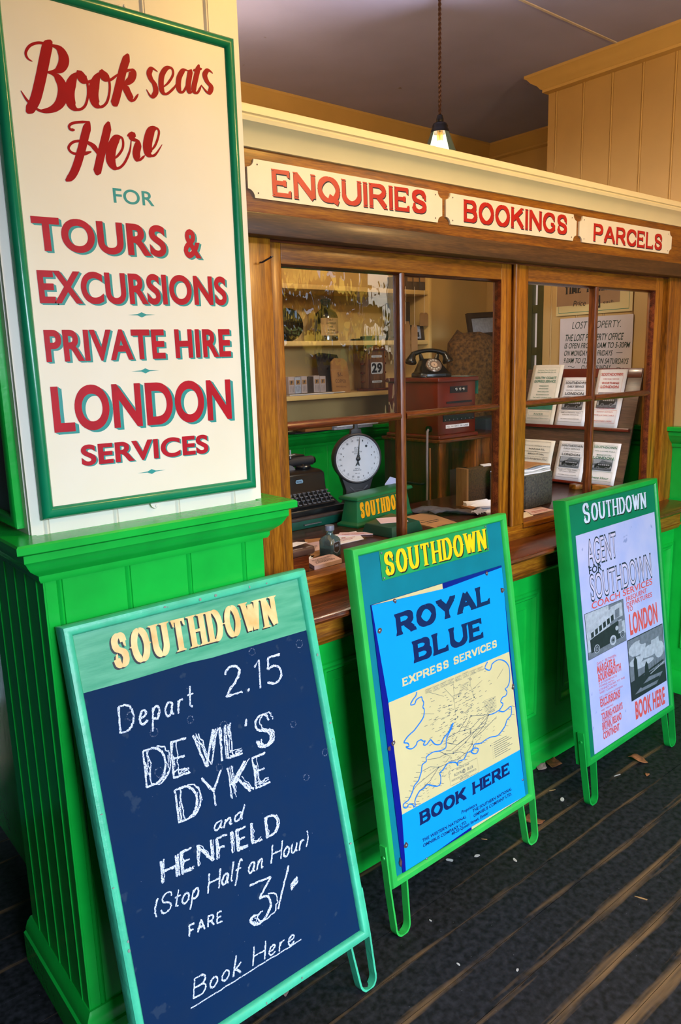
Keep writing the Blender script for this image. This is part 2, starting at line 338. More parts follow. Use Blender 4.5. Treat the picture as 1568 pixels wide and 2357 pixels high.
# measured outlines: text lines (text, u0, v0, u1, v1, cap height) and shapes, in metres on their own surface
D = {
'b2_plate': [(0.104, 0.9445), (0.5696, 0.943), (0.5657, 0.8581), (0.1027, 0.8562)],
'b2_sheet': [(0.049, 0.8022), (0.6165, 0.8001), (0.6211, 0.01), (0.0599, 0.0172)],
'b2_toptri_cream': [(0.0975, 0.8081), (0.3363, 0.8011), (0.3365, 0.7841)],
'b2_blue_tl': [(0.0511, 0.7999), (0.3453, 0.7838), (0.6189, 0.7939)],
'b2_left': [(0.0515, 0.7867), (0.0699, 0.1917), (0.063, 0.0272)],
'b2_right': [(0.6192, 0.7326), (0.6114, 0.516), (0.6151, 0.1835), (0.6182, 0.0133)],
'b2_bot': [(0.1671, 0.0118), (0.3467, 0.0278), (0.6147, 0.0134), (0.3444, 0.0131)],
'b2_band': [(0.0717, 0.5172), (0.6114, 0.516), (0.0723, 0.1907), (0.6151, 0.1835)],
'b2_text': [('SOUTHDOWN', 0.1149, 0.8688, 0.5558, 0.8655, 0.0653), ('ROYAL', 0.1334, 0.6923, 0.5455, 0.6924, 0.0632), ('BLUE', 0.188, 0.5983, 0.4969, 0.5944, 0.0641), ('EXPRESS SERVICES', 0.1311, 0.5453, 0.5554, 0.5487, 0.0238), ('BOOK HERE', 0.136, 0.1293, 0.552, 0.1267, 0.0386), ('Proprietors', 0.3096, 0.0915, 0.3819, 0.0883, 0.0095), ('THE WESTERN NATIONAL', 0.1358, 0.0781, 0.3287, 0.0712, 0.0088), ('OMNIBUS COMPANY LTD.', 0.1364, 0.0622, 0.3283, 0.0542, 0.0088), ('THE SOUTHERN NATIONAL', 0.3591, 0.0749, 0.553, 0.0714, 0.0094), ('OMNIBUS COMPANY LTD.', 0.3607, 0.0586, 0.5505, 0.0559, 0.0094), ('48-50 Queen Street, Exeter', 0.2571, 0.0452, 0.4304, 0.041, 0.0092), ('ROUTE MAP', 0.3104, 0.23, 0.3682, 0.2274, 0.0051), ('ROYAL      BLUE', 0.2975, 0.2144, 0.3835, 0.2106, 0.0089), ('ASSOCIATED MOTORWAYS', 0.2826, 0.2034, 0.3961, 0.1985, 0.0059), ('SERVICES', 0.3193, 0.1948, 0.359, 0.1929, 0.0055), ('LONDON', 0.4741, 0.353, 0.5117, 0.3508, 0.007)],
'b2_rule': [(0.3462, 0.0803), (0.3445, 0.0584)],
'b2_mapbox': [(0.2756, 0.238), (0.4055, 0.2342), (0.406, 0.1885), (0.2769, 0.1928)],
'b2_g': [(0.3404, 0.2167)],
'coast': [[(0.1828, 0.5144), (0.1771, 0.5043), (0.1636, 0.4966), (0.1525, 0.4853), (0.1696, 0.4828), (0.1773, 0.4923), (0.1983, 0.4947), (0.2009, 0.4849), (0.2055, 0.4744), (0.1995, 0.4628), (0.2045, 0.4552), (0.1995, 0.4372), (0.1873, 0.4262), (0.1691, 0.4158), (0.1535, 0.4077), (0.1301, 0.4009), (0.1124, 0.3908), (0.1118, 0.3866), (0.1248, 0.3805), (0.1273, 0.3707), (0.1156, 0.3734), (0.1281, 0.363), (0.1417, 0.3596), (0.1568, 0.3647), (0.1621, 0.3718), (0.1767, 0.3727), (0.1859, 0.365), (0.194, 0.3636), (0.1843, 0.355), (0.1962, 0.3508), (0.2075, 0.3558), (0.2165, 0.3588), (0.2288, 0.3422), (0.2446, 0.3336), (0.2576, 0.3336), (0.268, 0.3438), (0.2801, 0.3505), (0.2943, 0.3564), (0.3051, 0.3683), (0.3176, 0.3765)], [(0.3176, 0.376), (0.3063, 0.3617), (0.2882, 0.3461), (0.2796, 0.3336), (0.2742, 0.3138), (0.25, 0.3132), (0.2251, 0.3191), (0.208, 0.3192), (0.1904, 0.3149), (0.1886, 0.3035), (0.1712, 0.2993), (0.1641, 0.2809), (0.1559, 0.2689), (0.1483, 0.2598), (0.1306, 0.2516), (0.1226, 0.2398), (0.1103, 0.2267), (0.0991, 0.2194), (0.0827, 0.2171), (0.08, 0.2078), (0.0922, 0.2013), (0.1013, 0.208), (0.1163, 0.2004), (0.119, 0.1918), (0.1258, 0.1965), (0.1253, 0.2057), (0.1333, 0.2175), (0.1496, 0.2291), (0.1642, 0.2294), (0.1818, 0.2346), (0.2012, 0.2239), (0.2212, 0.2146), (0.2346, 0.2171), (0.2399, 0.2366), (0.2374, 0.2484), (0.2537, 0.2546), (0.2729, 0.2645), (0.2904, 0.2627), (0.3113, 0.2534), (0.3163, 0.242), (0.3206, 0.2546), (0.3429, 0.2512), (0.3531, 0.257), (0.3638, 0.2658), (0.3824, 0.2655), (0.3928, 0.2714), (0.399, 0.2804), (0.4172, 0.2756), (0.4336, 0.273), (0.446, 0.2751), (0.4756, 0.2762), (0.5093, 0.2694), (0.5304, 0.2754), (0.5529, 0.2877), (0.5657, 0.3035), (0.588, 0.3129), (0.5924, 0.34), (0.5711, 0.3368), (0.5504, 0.3352), (0.5268, 0.3462), (0.5115, 0.3446), (0.4822, 0.3476)], [(0.3817, 0.2609), (0.397, 0.2682), (0.4147, 0.2603), (0.4082, 0.2497), (0.3943, 0.2515), (0.3817, 0.2609)], [(0.5018, 0.5141), (0.4862, 0.4991), (0.5046, 0.4857), (0.5153, 0.4908), (0.5221, 0.5019), (0.5528, 0.5064), (0.5815, 0.4951), (0.5991, 0.4768), (0.6034, 0.4556), (0.5982, 0.4237), (0.5852, 0.4075), (0.5719, 0.4049), (0.5802, 0.3924), (0.5708, 0.382), (0.5554, 0.3818), (0.5434, 0.3706), (0.5545, 0.3605), (0.5427, 0.351), (0.5292, 0.3454)]],
'routes': [[(0.4808, 0.348), (0.3986, 0.3718), (0.3637, 0.3374), (0.3369, 0.3418)], [(0.4808, 0.348), (0.4387, 0.3489), (0.3934, 0.3336), (0.3637, 0.3374)], [(0.4808, 0.348), (0.456, 0.3367), (0.4101, 0.3199), (0.3623, 0.2998), (0.3031, 0.2862)], [(0.3934, 0.3336), (0.3858, 0.3154), (0.3264, 0.3046), (0.2807, 0.327)], [(0.2691, 0.296), (0.3031, 0.2862), (0.3338, 0.2798), (0.3567, 0.2652)], [(0.2361, 0.2674), (0.2904, 0.2627)], [(0.2361, 0.2674), (0.202, 0.2817), (0.1682, 0.2808)], [(0.2361, 0.2674), (0.1955, 0.2415), (0.1496, 0.2291)], [(0.2361, 0.2674), (0.1426, 0.2499), (0.1226, 0.2398)], [(0.2748, 0.3042), (0.2937, 0.2974), (0.3383, 0.3082), (0.3858, 0.3154)], [(0.4535, 0.3213), (0.3972, 0.2987), (0.39, 0.2836)], [(0.5166, 0.3297), (0.4413, 0.306), (0.3972, 0.2987)], [(0.2807, 0.327), (0.3032, 0.3144), (0.3281, 0.3291)], [(0.1933, 0.3063), (0.2426, 0.2943), (0.2691, 0.296)], [(0.2457, 0.3132), (0.2691, 0.296), (0.289, 0.282), (0.2697, 0.2719)], [(0.4808, 0.348), (0.4535, 0.3213), (0.4101, 0.3199), (0.3858, 0.3154), (0.389, 0.3351)], [(0.2826, 0.3387), (0.303, 0.341), (0.3369, 0.3418), (0.3808, 0.3713)], [(0.39, 0.2836), (0.3643, 0.2688), (0.317, 0.2607), (0.278, 0.2688)], [(0.296, 0.4905), (0.3334, 0.4464), (0.3317, 0.3938)], [(0.3372, 0.4982), (0.3348, 0.4553), (0.3277, 0.4388)], [(0.4142, 0.4911), (0.4102, 0.4669), (0.4221, 0.4234)], [(0.467, 0.4643), (0.4168, 0.449)], [(0.5724, 0.4711), (0.5383, 0.4481)], [(0.2324, 0.4977), (0.2901, 0.4676)], [(0.1905, 0.4462), (0.2427, 0.4291)], [(0.2212, 0.4013), (0.2567, 0.4092), (0.2951, 0.4027)]],
'dots': [(0.354, 0.4478), (0.4221, 0.4234), (0.3398, 0.388), (0.3279, 0.3841), (0.3986, 0.3718), (0.3637, 0.3374), (0.4808, 0.348), (0.2691, 0.296), (0.3031, 0.2862), (0.2361, 0.2674), (0.3623, 0.2998), (0.39, 0.2836)],
'mapnote': [[(0.2174, 0.5098), (0.2448, 0.5091), (0.243, 0.4975), (0.2165, 0.4987)], [(0.2491, 0.5093), (0.277, 0.5085), (0.277, 0.4947), (0.2491, 0.4956)], [(0.2814, 0.5087), (0.31, 0.5094), (0.31, 0.4955), (0.2816, 0.4964)], [(0.3145, 0.5096), (0.342, 0.5086), (0.3413, 0.4954), (0.3137, 0.4965)], [(0.348, 0.509), (0.3752, 0.5082), (0.3753, 0.4947), (0.348, 0.495)], [(0.3823, 0.5099), (0.4079, 0.5104), (0.4079, 0.4961), (0.3825, 0.4966)], [(0.4146, 0.5084), (0.4453, 0.5082), (0.4441, 0.4951), (0.4149, 0.4957)], [(0.45, 0.5078), (0.4764, 0.5074), (0.4768, 0.4953), (0.4505, 0.4965)], [(0.466, 0.3983), (0.5222, 0.3954), (0.52, 0.3599), (0.4651, 0.3629)], [(0.368, 0.478), (0.3979, 0.4775), (0.3987, 0.4592), (0.3675, 0.4609)]],
'mapkey': [(0.4868, 0.2542), (0.5572, 0.2512), (0.4712, 0.2039), (0.5745, 0.198)],
'screws2': [(0.139, 0.7931), (0.5416, 0.7899), (0.069, 0.7241), (0.6105, 0.7213), (0.6133, 0.3994), (0.0705, 0.4), (0.0727, 0.0974), (0.1448, 0.0241), (0.5383, 0.0219), (0.6111, 0.0835)],
'b3_sheet': [(0.0504, 0.8293), (0.62, 0.8313), (0.6317, 0.0242), (0.055, 0.0291)],
'b3_text': [('S', 0.113, 0.8617, 0.1557, 0.8657, 0.0762), ('OUTHDOWN', 0.1643, 0.8659, 0.5615, 0.8548, 0.0668), ('AGENT', 0.1174, 0.709, 0.313, 0.7075, 0.0904), ('FOR', 0.1167, 0.6788, 0.2029, 0.6776, 0.0239), ('SOUTHDOWN', 0.1176, 0.582, 0.5614, 0.5789, 0.0896), ('COACH SERVICES', 0.1155, 0.5503, 0.5607, 0.5478, 0.0235), ('FREQUENT', 0.3535, 0.5237, 0.5138, 0.5252, 0.017), ('DEPARTURES', 0.3538, 0.5009, 0.5512, 0.4995, 0.0181), ('TO', 0.3564, 0.481, 0.397, 0.4806, 0.0174), ('LONDON', 0.3638, 0.3919, 0.5813, 0.3909, 0.0748), ('DAILY  BETWEEN', 0.1166, 0.3415, 0.2496, 0.3377, 0.0097), ('MARGATE &', 0.1158, 0.3106, 0.2418, 0.3069, 0.0275), ('BOURNEMOUTH', 0.1179, 0.2785, 0.2774, 0.2767, 0.0273), ('& INTERMEDIATE', 0.118, 0.2682, 0.244, 0.2617, 0.0071), ('TOWNS WITH', 0.1174, 0.2571, 0.2208, 0.2505, 0.0071), ('CONNECTIONS TO THE', 0.1171, 0.2434, 0.2985, 0.2386, 0.0074), ('WEST COUNTRY', 0.1182, 0.2317, 0.2418, 0.2276, 0.0074), ('DAY, HALF DAY & EVENING', 0.1169, 0.216, 0.2785, 0.2112, 0.0065), ('EXCURSIONS', 0.1169, 0.1853, 0.255, 0.1808, 0.0265), ('TO PLACES OF INTEREST', 0.1171, 0.1794, 0.2544, 0.1764, 0.0065), ('AND THEATRES', 0.1197, 0.1656, 0.2031, 0.1637, 0.0065), ('TOURING HOLIDAYS', 0.1176, 0.1332, 0.266, 0.1305, 0.0244), ('THROUGHOUT', 0.1192, 0.1245, 0.1919, 0.1228, 0.0072), ('BRITAIN, IRELAND', 0.1178, 0.0967, 0.2523, 0.0941, 0.0251), ('& ON THE', 0.1194, 0.088, 0.1881, 0.0867, 0.0081), ('CONTINENT', 0.1181, 0.0604, 0.2329, 0.0579, 0.0249), ('BOOK HERE', 0.3545, 0.0589, 0.59, 0.0486, 0.0641)],
'b3_bus': [(0.0629, 0.5448), (0.3325, 0.5398), (0.3328, 0.378), (0.0656, 0.3736)],
'b3_river': [(0.3356, 0.3752), (0.6165, 0.3732), (0.6157, 0.1343), (0.3337, 0.1348)],
'b1_head': [(0.0224, 0.8296), (0.6114, 0.8168)],
'b1_text': [('SOUTHDOWN', 0.0985, 0.86, 0.5283, 0.8529, 0.0733), ('Depart', 0.0852, 0.7232, 0.2648, 0.7248, 0.0556), ('2.15', 0.3469, 0.7229, 0.5116, 0.712, 0.0665), ("DEVIL'S", 0.1191, 0.5935, 0.452, 0.5742, 0.0772), ('DYKE', 0.1779, 0.4902, 0.4272, 0.4891, 0.0724), ('and', 0.2553, 0.4347, 0.3361, 0.4324, 0.0305), ('HENFIELD', 0.116, 0.3803, 0.4248, 0.3631, 0.0457), ('(Stop Half an Hour)', 0.0854, 0.3174, 0.4992, 0.2959, 0.0422), ('FARE', 0.1545, 0.2412, 0.2399, 0.2339, 0.0224), ('3', 0.3009, 0.1862, 0.3628, 0.1797, 0.0913), ('/', 0.3848, 0.1903, 0.4349, 0.2753, 0.0), ('Book Here', 0.1379, 0.1094, 0.4127, 0.092, 0.039)],
'b1_slash': [(0.4349, 0.2753), (0.3848, 0.1903)],
'b1_dash': [(0.4297, 0.2242), (0.4528, 0.2354)],
'b1_ul': [(0.1294, 0.091), (0.433, 0.0902)],
'sg_text': [('FOR', -0.2489, 1.9355, -0.157, 1.9373, 0.0276), ('TOURS &', -0.422, 1.8317, -0.0495, 1.8387, 0.0584), ('EXCURSIONS', -0.4213, 1.7317, 0.0107, 1.7382, 0.0577), ('PRIVATE HIRE', -0.4203, 1.6169, 0.0138, 1.6202, 0.0579), ('LONDON', -0.4189, 1.4754, 0.0067, 1.4747, 0.0859), ('SERVICES', -0.3686, 1.3992, -0.0631, 1.3971, 0.04)],
'sg_diam': [[(-0.2382, 1.7091), (-0.1743, 1.7109)], [(-0.2412, 1.5905), (-0.1743, 1.5908)], [(-0.2459, 1.3676), (-0.1769, 1.3678)]],
'script': [[(-0.3484, 2.2173), (-0.3576, 2.2052), (-0.3668, 2.1772), (-0.3763, 2.1462), (-0.3896, 2.1088), (-0.401, 2.0892), (-0.4097, 2.0795)], [(-0.389, 2.1726), (-0.3978, 2.1765), (-0.3999, 2.186), (-0.3908, 2.1994), (-0.3745, 2.2078), (-0.3556, 2.209), (-0.3367, 2.2068), (-0.3277, 2.1941), (-0.3306, 2.1788), (-0.3425, 2.1661), (-0.3639, 2.1589)], [(-0.3639, 2.1589), (-0.3452, 2.1552), (-0.3348, 2.1365), (-0.3416, 2.1115), (-0.3578, 2.0952), (-0.3809, 2.0874), (-0.3959, 2.093), (-0.4073, 2.1027), (-0.4164, 2.1169)], [(-0.2943, 2.1727), (-0.3105, 2.1606), (-0.3221, 2.1329), (-0.3205, 2.1092), (-0.3079, 2.1023), (-0.2927, 2.1126), (-0.2843, 2.1369), (-0.2854, 2.1609), (-0.2937, 2.1719), (-0.2938, 2.1608), (-0.2858, 2.1563), (-0.2715, 2.1636), (-0.2568, 2.1741)], [(-0.2491, 2.1826), (-0.2636, 2.1682), (-0.2732, 2.1389), (-0.2699, 2.1196), (-0.2588, 2.116), (-0.2454, 2.1286), (-0.2377, 2.1547), (-0.2393, 2.176), (-0.2468, 2.1816), (-0.2459, 2.1716), (-0.2363, 2.1698), (-0.2212, 2.1811), (-0.2076, 2.1931)], [(-0.1913, 2.2274), (-0.2033, 2.2017), (-0.2152, 2.1683), (-0.2271, 2.135), (-0.2336, 2.1223)], [(-0.2149, 2.1715), (-0.2024, 2.191), (-0.1892, 2.1977), (-0.1849, 2.1929), (-0.1908, 2.1792), (-0.2083, 2.1659)], [(-0.2046, 2.1666), (-0.1986, 2.1527), (-0.1887, 2.1403), (-0.1757, 2.1553)], [(-0.1278, 2.2068), (-0.14, 2.2107), (-0.1476, 2.2003), (-0.1447, 2.1898), (-0.1368, 2.1801), (-0.1357, 2.1659), (-0.1465, 2.1552), (-0.1568, 2.1674)], [(-0.1239, 2.1745), (-0.1053, 2.1893), (-0.0921, 2.2081), (-0.0939, 2.22), (-0.107, 2.2174), (-0.1192, 2.1995), (-0.1213, 2.1734), (-0.111, 2.1668), (-0.0922, 2.1821), (-0.0812, 2.1972)], [(-0.0505, 2.2222), (-0.0653, 2.2225), (-0.0779, 2.2044), (-0.0804, 2.1826), (-0.0716, 2.1777), (-0.0594, 2.1948), (-0.0491, 2.2248), (-0.0567, 2.1937), (-0.0525, 2.1802), (-0.0405, 2.1934)], [(-0.0267, 2.2415), (-0.0355, 2.2159), (-0.0438, 2.1878), (-0.0347, 2.1835), (-0.0234, 2.2016)], [(-0.0429, 2.226), (-0.0198, 2.2346)], [(0.007, 2.2303), (-0.0045, 2.2347), (-0.0136, 2.2236), (-0.0091, 2.2111), (0.0007, 2.2012), (-0.0078, 2.1878), (-0.0243, 2.2008)], [(-0.3184, 2.0635), (-0.3277, 2.0632), (-0.3287, 2.07), (-0.317, 2.0771), (-0.286, 2.084)], [(-0.2876, 2.0843), (-0.2967, 2.0613), (-0.3083, 2.0287), (-0.3217, 1.9959), (-0.3337, 1.9757), (-0.3464, 1.9655)], [(-0.2454, 2.0906), (-0.2551, 2.0615), (-0.267, 2.0283), (-0.2758, 2.0019), (-0.2816, 1.9844)], [(-0.2879, 2.0279), (-0.3057, 2.0213), (-0.3261, 2.0194), (-0.3345, 2.028), (-0.324, 2.0403), (-0.3034, 2.0449), (-0.2834, 2.0391), (-0.2712, 2.0214)], [(-0.2541, 2.0159), (-0.2354, 2.0248), (-0.2199, 2.0445), (-0.2193, 2.0632), (-0.2313, 2.0613), (-0.2439, 2.0411), (-0.2481, 2.0151), (-0.2366, 2.0028), (-0.22, 2.014), (-0.2049, 2.0403), (-0.1989, 2.0669)], [(-0.2079, 2.0687), (-0.1981, 2.076), (-0.1953, 2.0658), (-0.1806, 2.0632)], [(-0.1814, 2.0631), (-0.1902, 2.0391), (-0.1857, 2.0257), (-0.1709, 2.0369)], [(-0.1709, 2.0369), (-0.147, 2.0583), (-0.1346, 2.0865), (-0.1401, 2.0948), (-0.1534, 2.0868), (-0.1633, 2.0592), (-0.1611, 2.0406), (-0.1476, 2.0411), (-0.1291, 2.0643)]],
'fs_text': [('ENQUIRIES', 0.216, 2.0127, 0.7768, 2.023, 0.0646), ('BOOKINGS', 0.9424, 2.0167, 1.5013, 2.021, 0.0654), ('PARCELS', 1.6711, 2.0128, 2.1841, 2.0134, 0.0626)],
'fs_plates': [[(0.1607, 2.0913), (0.8236, 2.0976), (0.8287, 2.0083), (0.1602, 2.001)], [(0.8808, 2.095), (1.5401, 2.0934), (1.5433, 2.0043), (0.8775, 2.0052)], [(1.5986, 2.0921), (2.2435, 2.0886), (2.2475, 1.9993), (1.5943, 2.0028)]],
'rw': {'tt': [(0.6317, 1.9456), (0.6099, 1.7885), (0.2168, 1.7963), (0.2289, 1.8962)], 'lp': [(0.6015, 1.7834), (0.2108, 1.7705), (0.2049, 1.5192), (0.6011, 1.5251)], 'ttb': [(0.6101, 1.7931), (0.2263, 1.7991)], 'brown': [(0.6281, 1.8357), (0.2779, 1.8346)]},
'rw_text': [('TIME TABLE', 0.5807, 1.8922, 0.3315, 1.8946, 0.0401), ('Price', 0.5302, 1.8311, 0.462, 1.8307, 0.0267), ('2d', 0.4382, 1.8157, 0.38, 1.8183, 0.0532), ('each.', 0.3657, 1.8338, 0.3068, 1.8347, 0.0137), ('LOST PROPERTY.', 0.5332, 1.7239, 0.2699, 1.7196, 0.033), ('THE LOST PROPERTY OFFICE', 0.5728, 1.6659, 0.2574, 1.6615, 0.0307), ('IS OPEN FROM 9.0AM TO 5-30PM', 0.5743, 1.6298, 0.2221, 1.6236, 0.0252), ('ON MONDAYS TO FRIDAYS', 0.5757, 1.5936, 0.3099, 1.5888, 0.0249), ('9.0AM TO 12.30PM ON SATURDAYS', 0.5772, 1.5577, 0.2255, 1.5486, 0.0247), ('CLOSED SUNDAY', 0.4749, 1.5249, 0.3143, 1.5247, 0.0197)],
'rw_dash': [(0.2869, 1.6015), (0.2545, 1.6019)],
'rw_til': [(0.5491, 1.5386), (0.5112, 1.5382), (0.2825, 1.5297), (0.2461, 1.5293)],
'rack': {'board': [(0.5403, 0.5665), (0.1665, 0.5609), (0.1062, 0.023), (0.6067, -0.0752)], 'ledge': [(0.6862, 0.2671), (0.143, 0.276)], 'ledge2': [(0.4409, -0.0463), (0.2863, -0.0398)], 'b': [[(0.7229, 0.59), (0.5421, 0.5865), (0.5079, 0.2758), (0.6873, 0.272)], [(0.5256, 0.5245), (0.3656, 0.5233), (0.3359, 0.281), (0.5049, 0.2745)], [(0.344, 0.5631), (0.1978, 0.5608), (0.1584, 0.2827), (0.31, 0.2777)], [(0.6896, 0.2065), (0.5005, 0.2066), (0.4805, 0.0577), (0.6695, 0.045)], [(0.4894, 0.2058), (0.3187, 0.2134), (0.2956, -0.0318), (0.4445, -0.042)], [(0.3008, 0.2118), (0.1471, 0.2178), (0.1313, 0.0202), (0.2715, -0.0267)]]},
}

# ------------------------------------------------------------------ lettering
_TX = {}
def glyphs(txt, bold=0.0, res=3):
    """plain sans letters as flat faces, cap height 1"""
    k = (txt, bold, res)
    if k in _TX: return _TX[k]
    cu = bpy.data.curves.new('t', 'FONT'); cu.body = txt; cu.size = 1.0; cu.resolution_u = res; cu.offset = bold; cu.dimensions = '2D'; cu.fill_mode = 'BOTH'
    if bold: cu.space_character = 1+bold*1.6
    o = bpy.data.objects.new('t', cu); COL.objects.link(o)
    dg = bpy.context.evaluated_depsgraph_get(); me = bpy.data.meshes.new_from_object(o.evaluated_get(dg))
    vs = [(v.co.x, v.co.y) for v in me.vertices]; fs = [tuple(p.vertices) for p in me.polygons]
    COL.objects.unlink(o); bpy.data.objects.remove(o); bpy.data.curves.remove(cu); bpy.data.meshes.remove(me)
    _TX[k] = (vs, fs); return _TX[k]
_cap = glyphs('H')[0]; CAP = max(v[1] for v in _cap)
def text(mb, S, item, e=.0004, bold=.0, shear=0, dx=0, dy=0, hs=1.0, res=None, pad=0):
    txt, u0, v0, u1, v1, h = item; res = res or (9 if h > .022 and '&' not in txt and bold < .04 else 3); vs, fs = glyphs(txt, bold, res)
    if not vs: return
    x0 = min(v[0] for v in vs); x1 = max(v[0] for v in vs); a = Vector((u1-u0, v1-v0)); Ln = a.length+2*pad; a.normalize(); b = Vector((-a.y, a.x))
    out = []
    for x, y in vs:
        yy = y/CAP*h*hs; xx = (x-x0)/(x1-x0)*Ln-pad+shear*yy; p = Vector((u0+dx, v0+dy))+a*xx+b*yy; out.append(S(p.x, p.y, e))
    mb.add(out, fs)
def T(txt, u, v, w, h): return (txt, u, v, u+w, v, h)

def arc(cx, cy, rx, ry, a0, a1, n=14): return [(cx+rx*math.cos(math.radians(a0+(a1-a0)*i/n)), cy+ry*math.sin(math.radians(a0+(a1-a0)*i/n))) for i in range(n+1)]
_S = crom([(.90, .76), (.80, .93), (.50, 1.0), (.17, .90), (.08, .72), (.24, .56), (.52, .49), (.82, .40), (.93, .24), (.80, .07), (.48, 0), (.18, .07), (.07, .24)], 4)
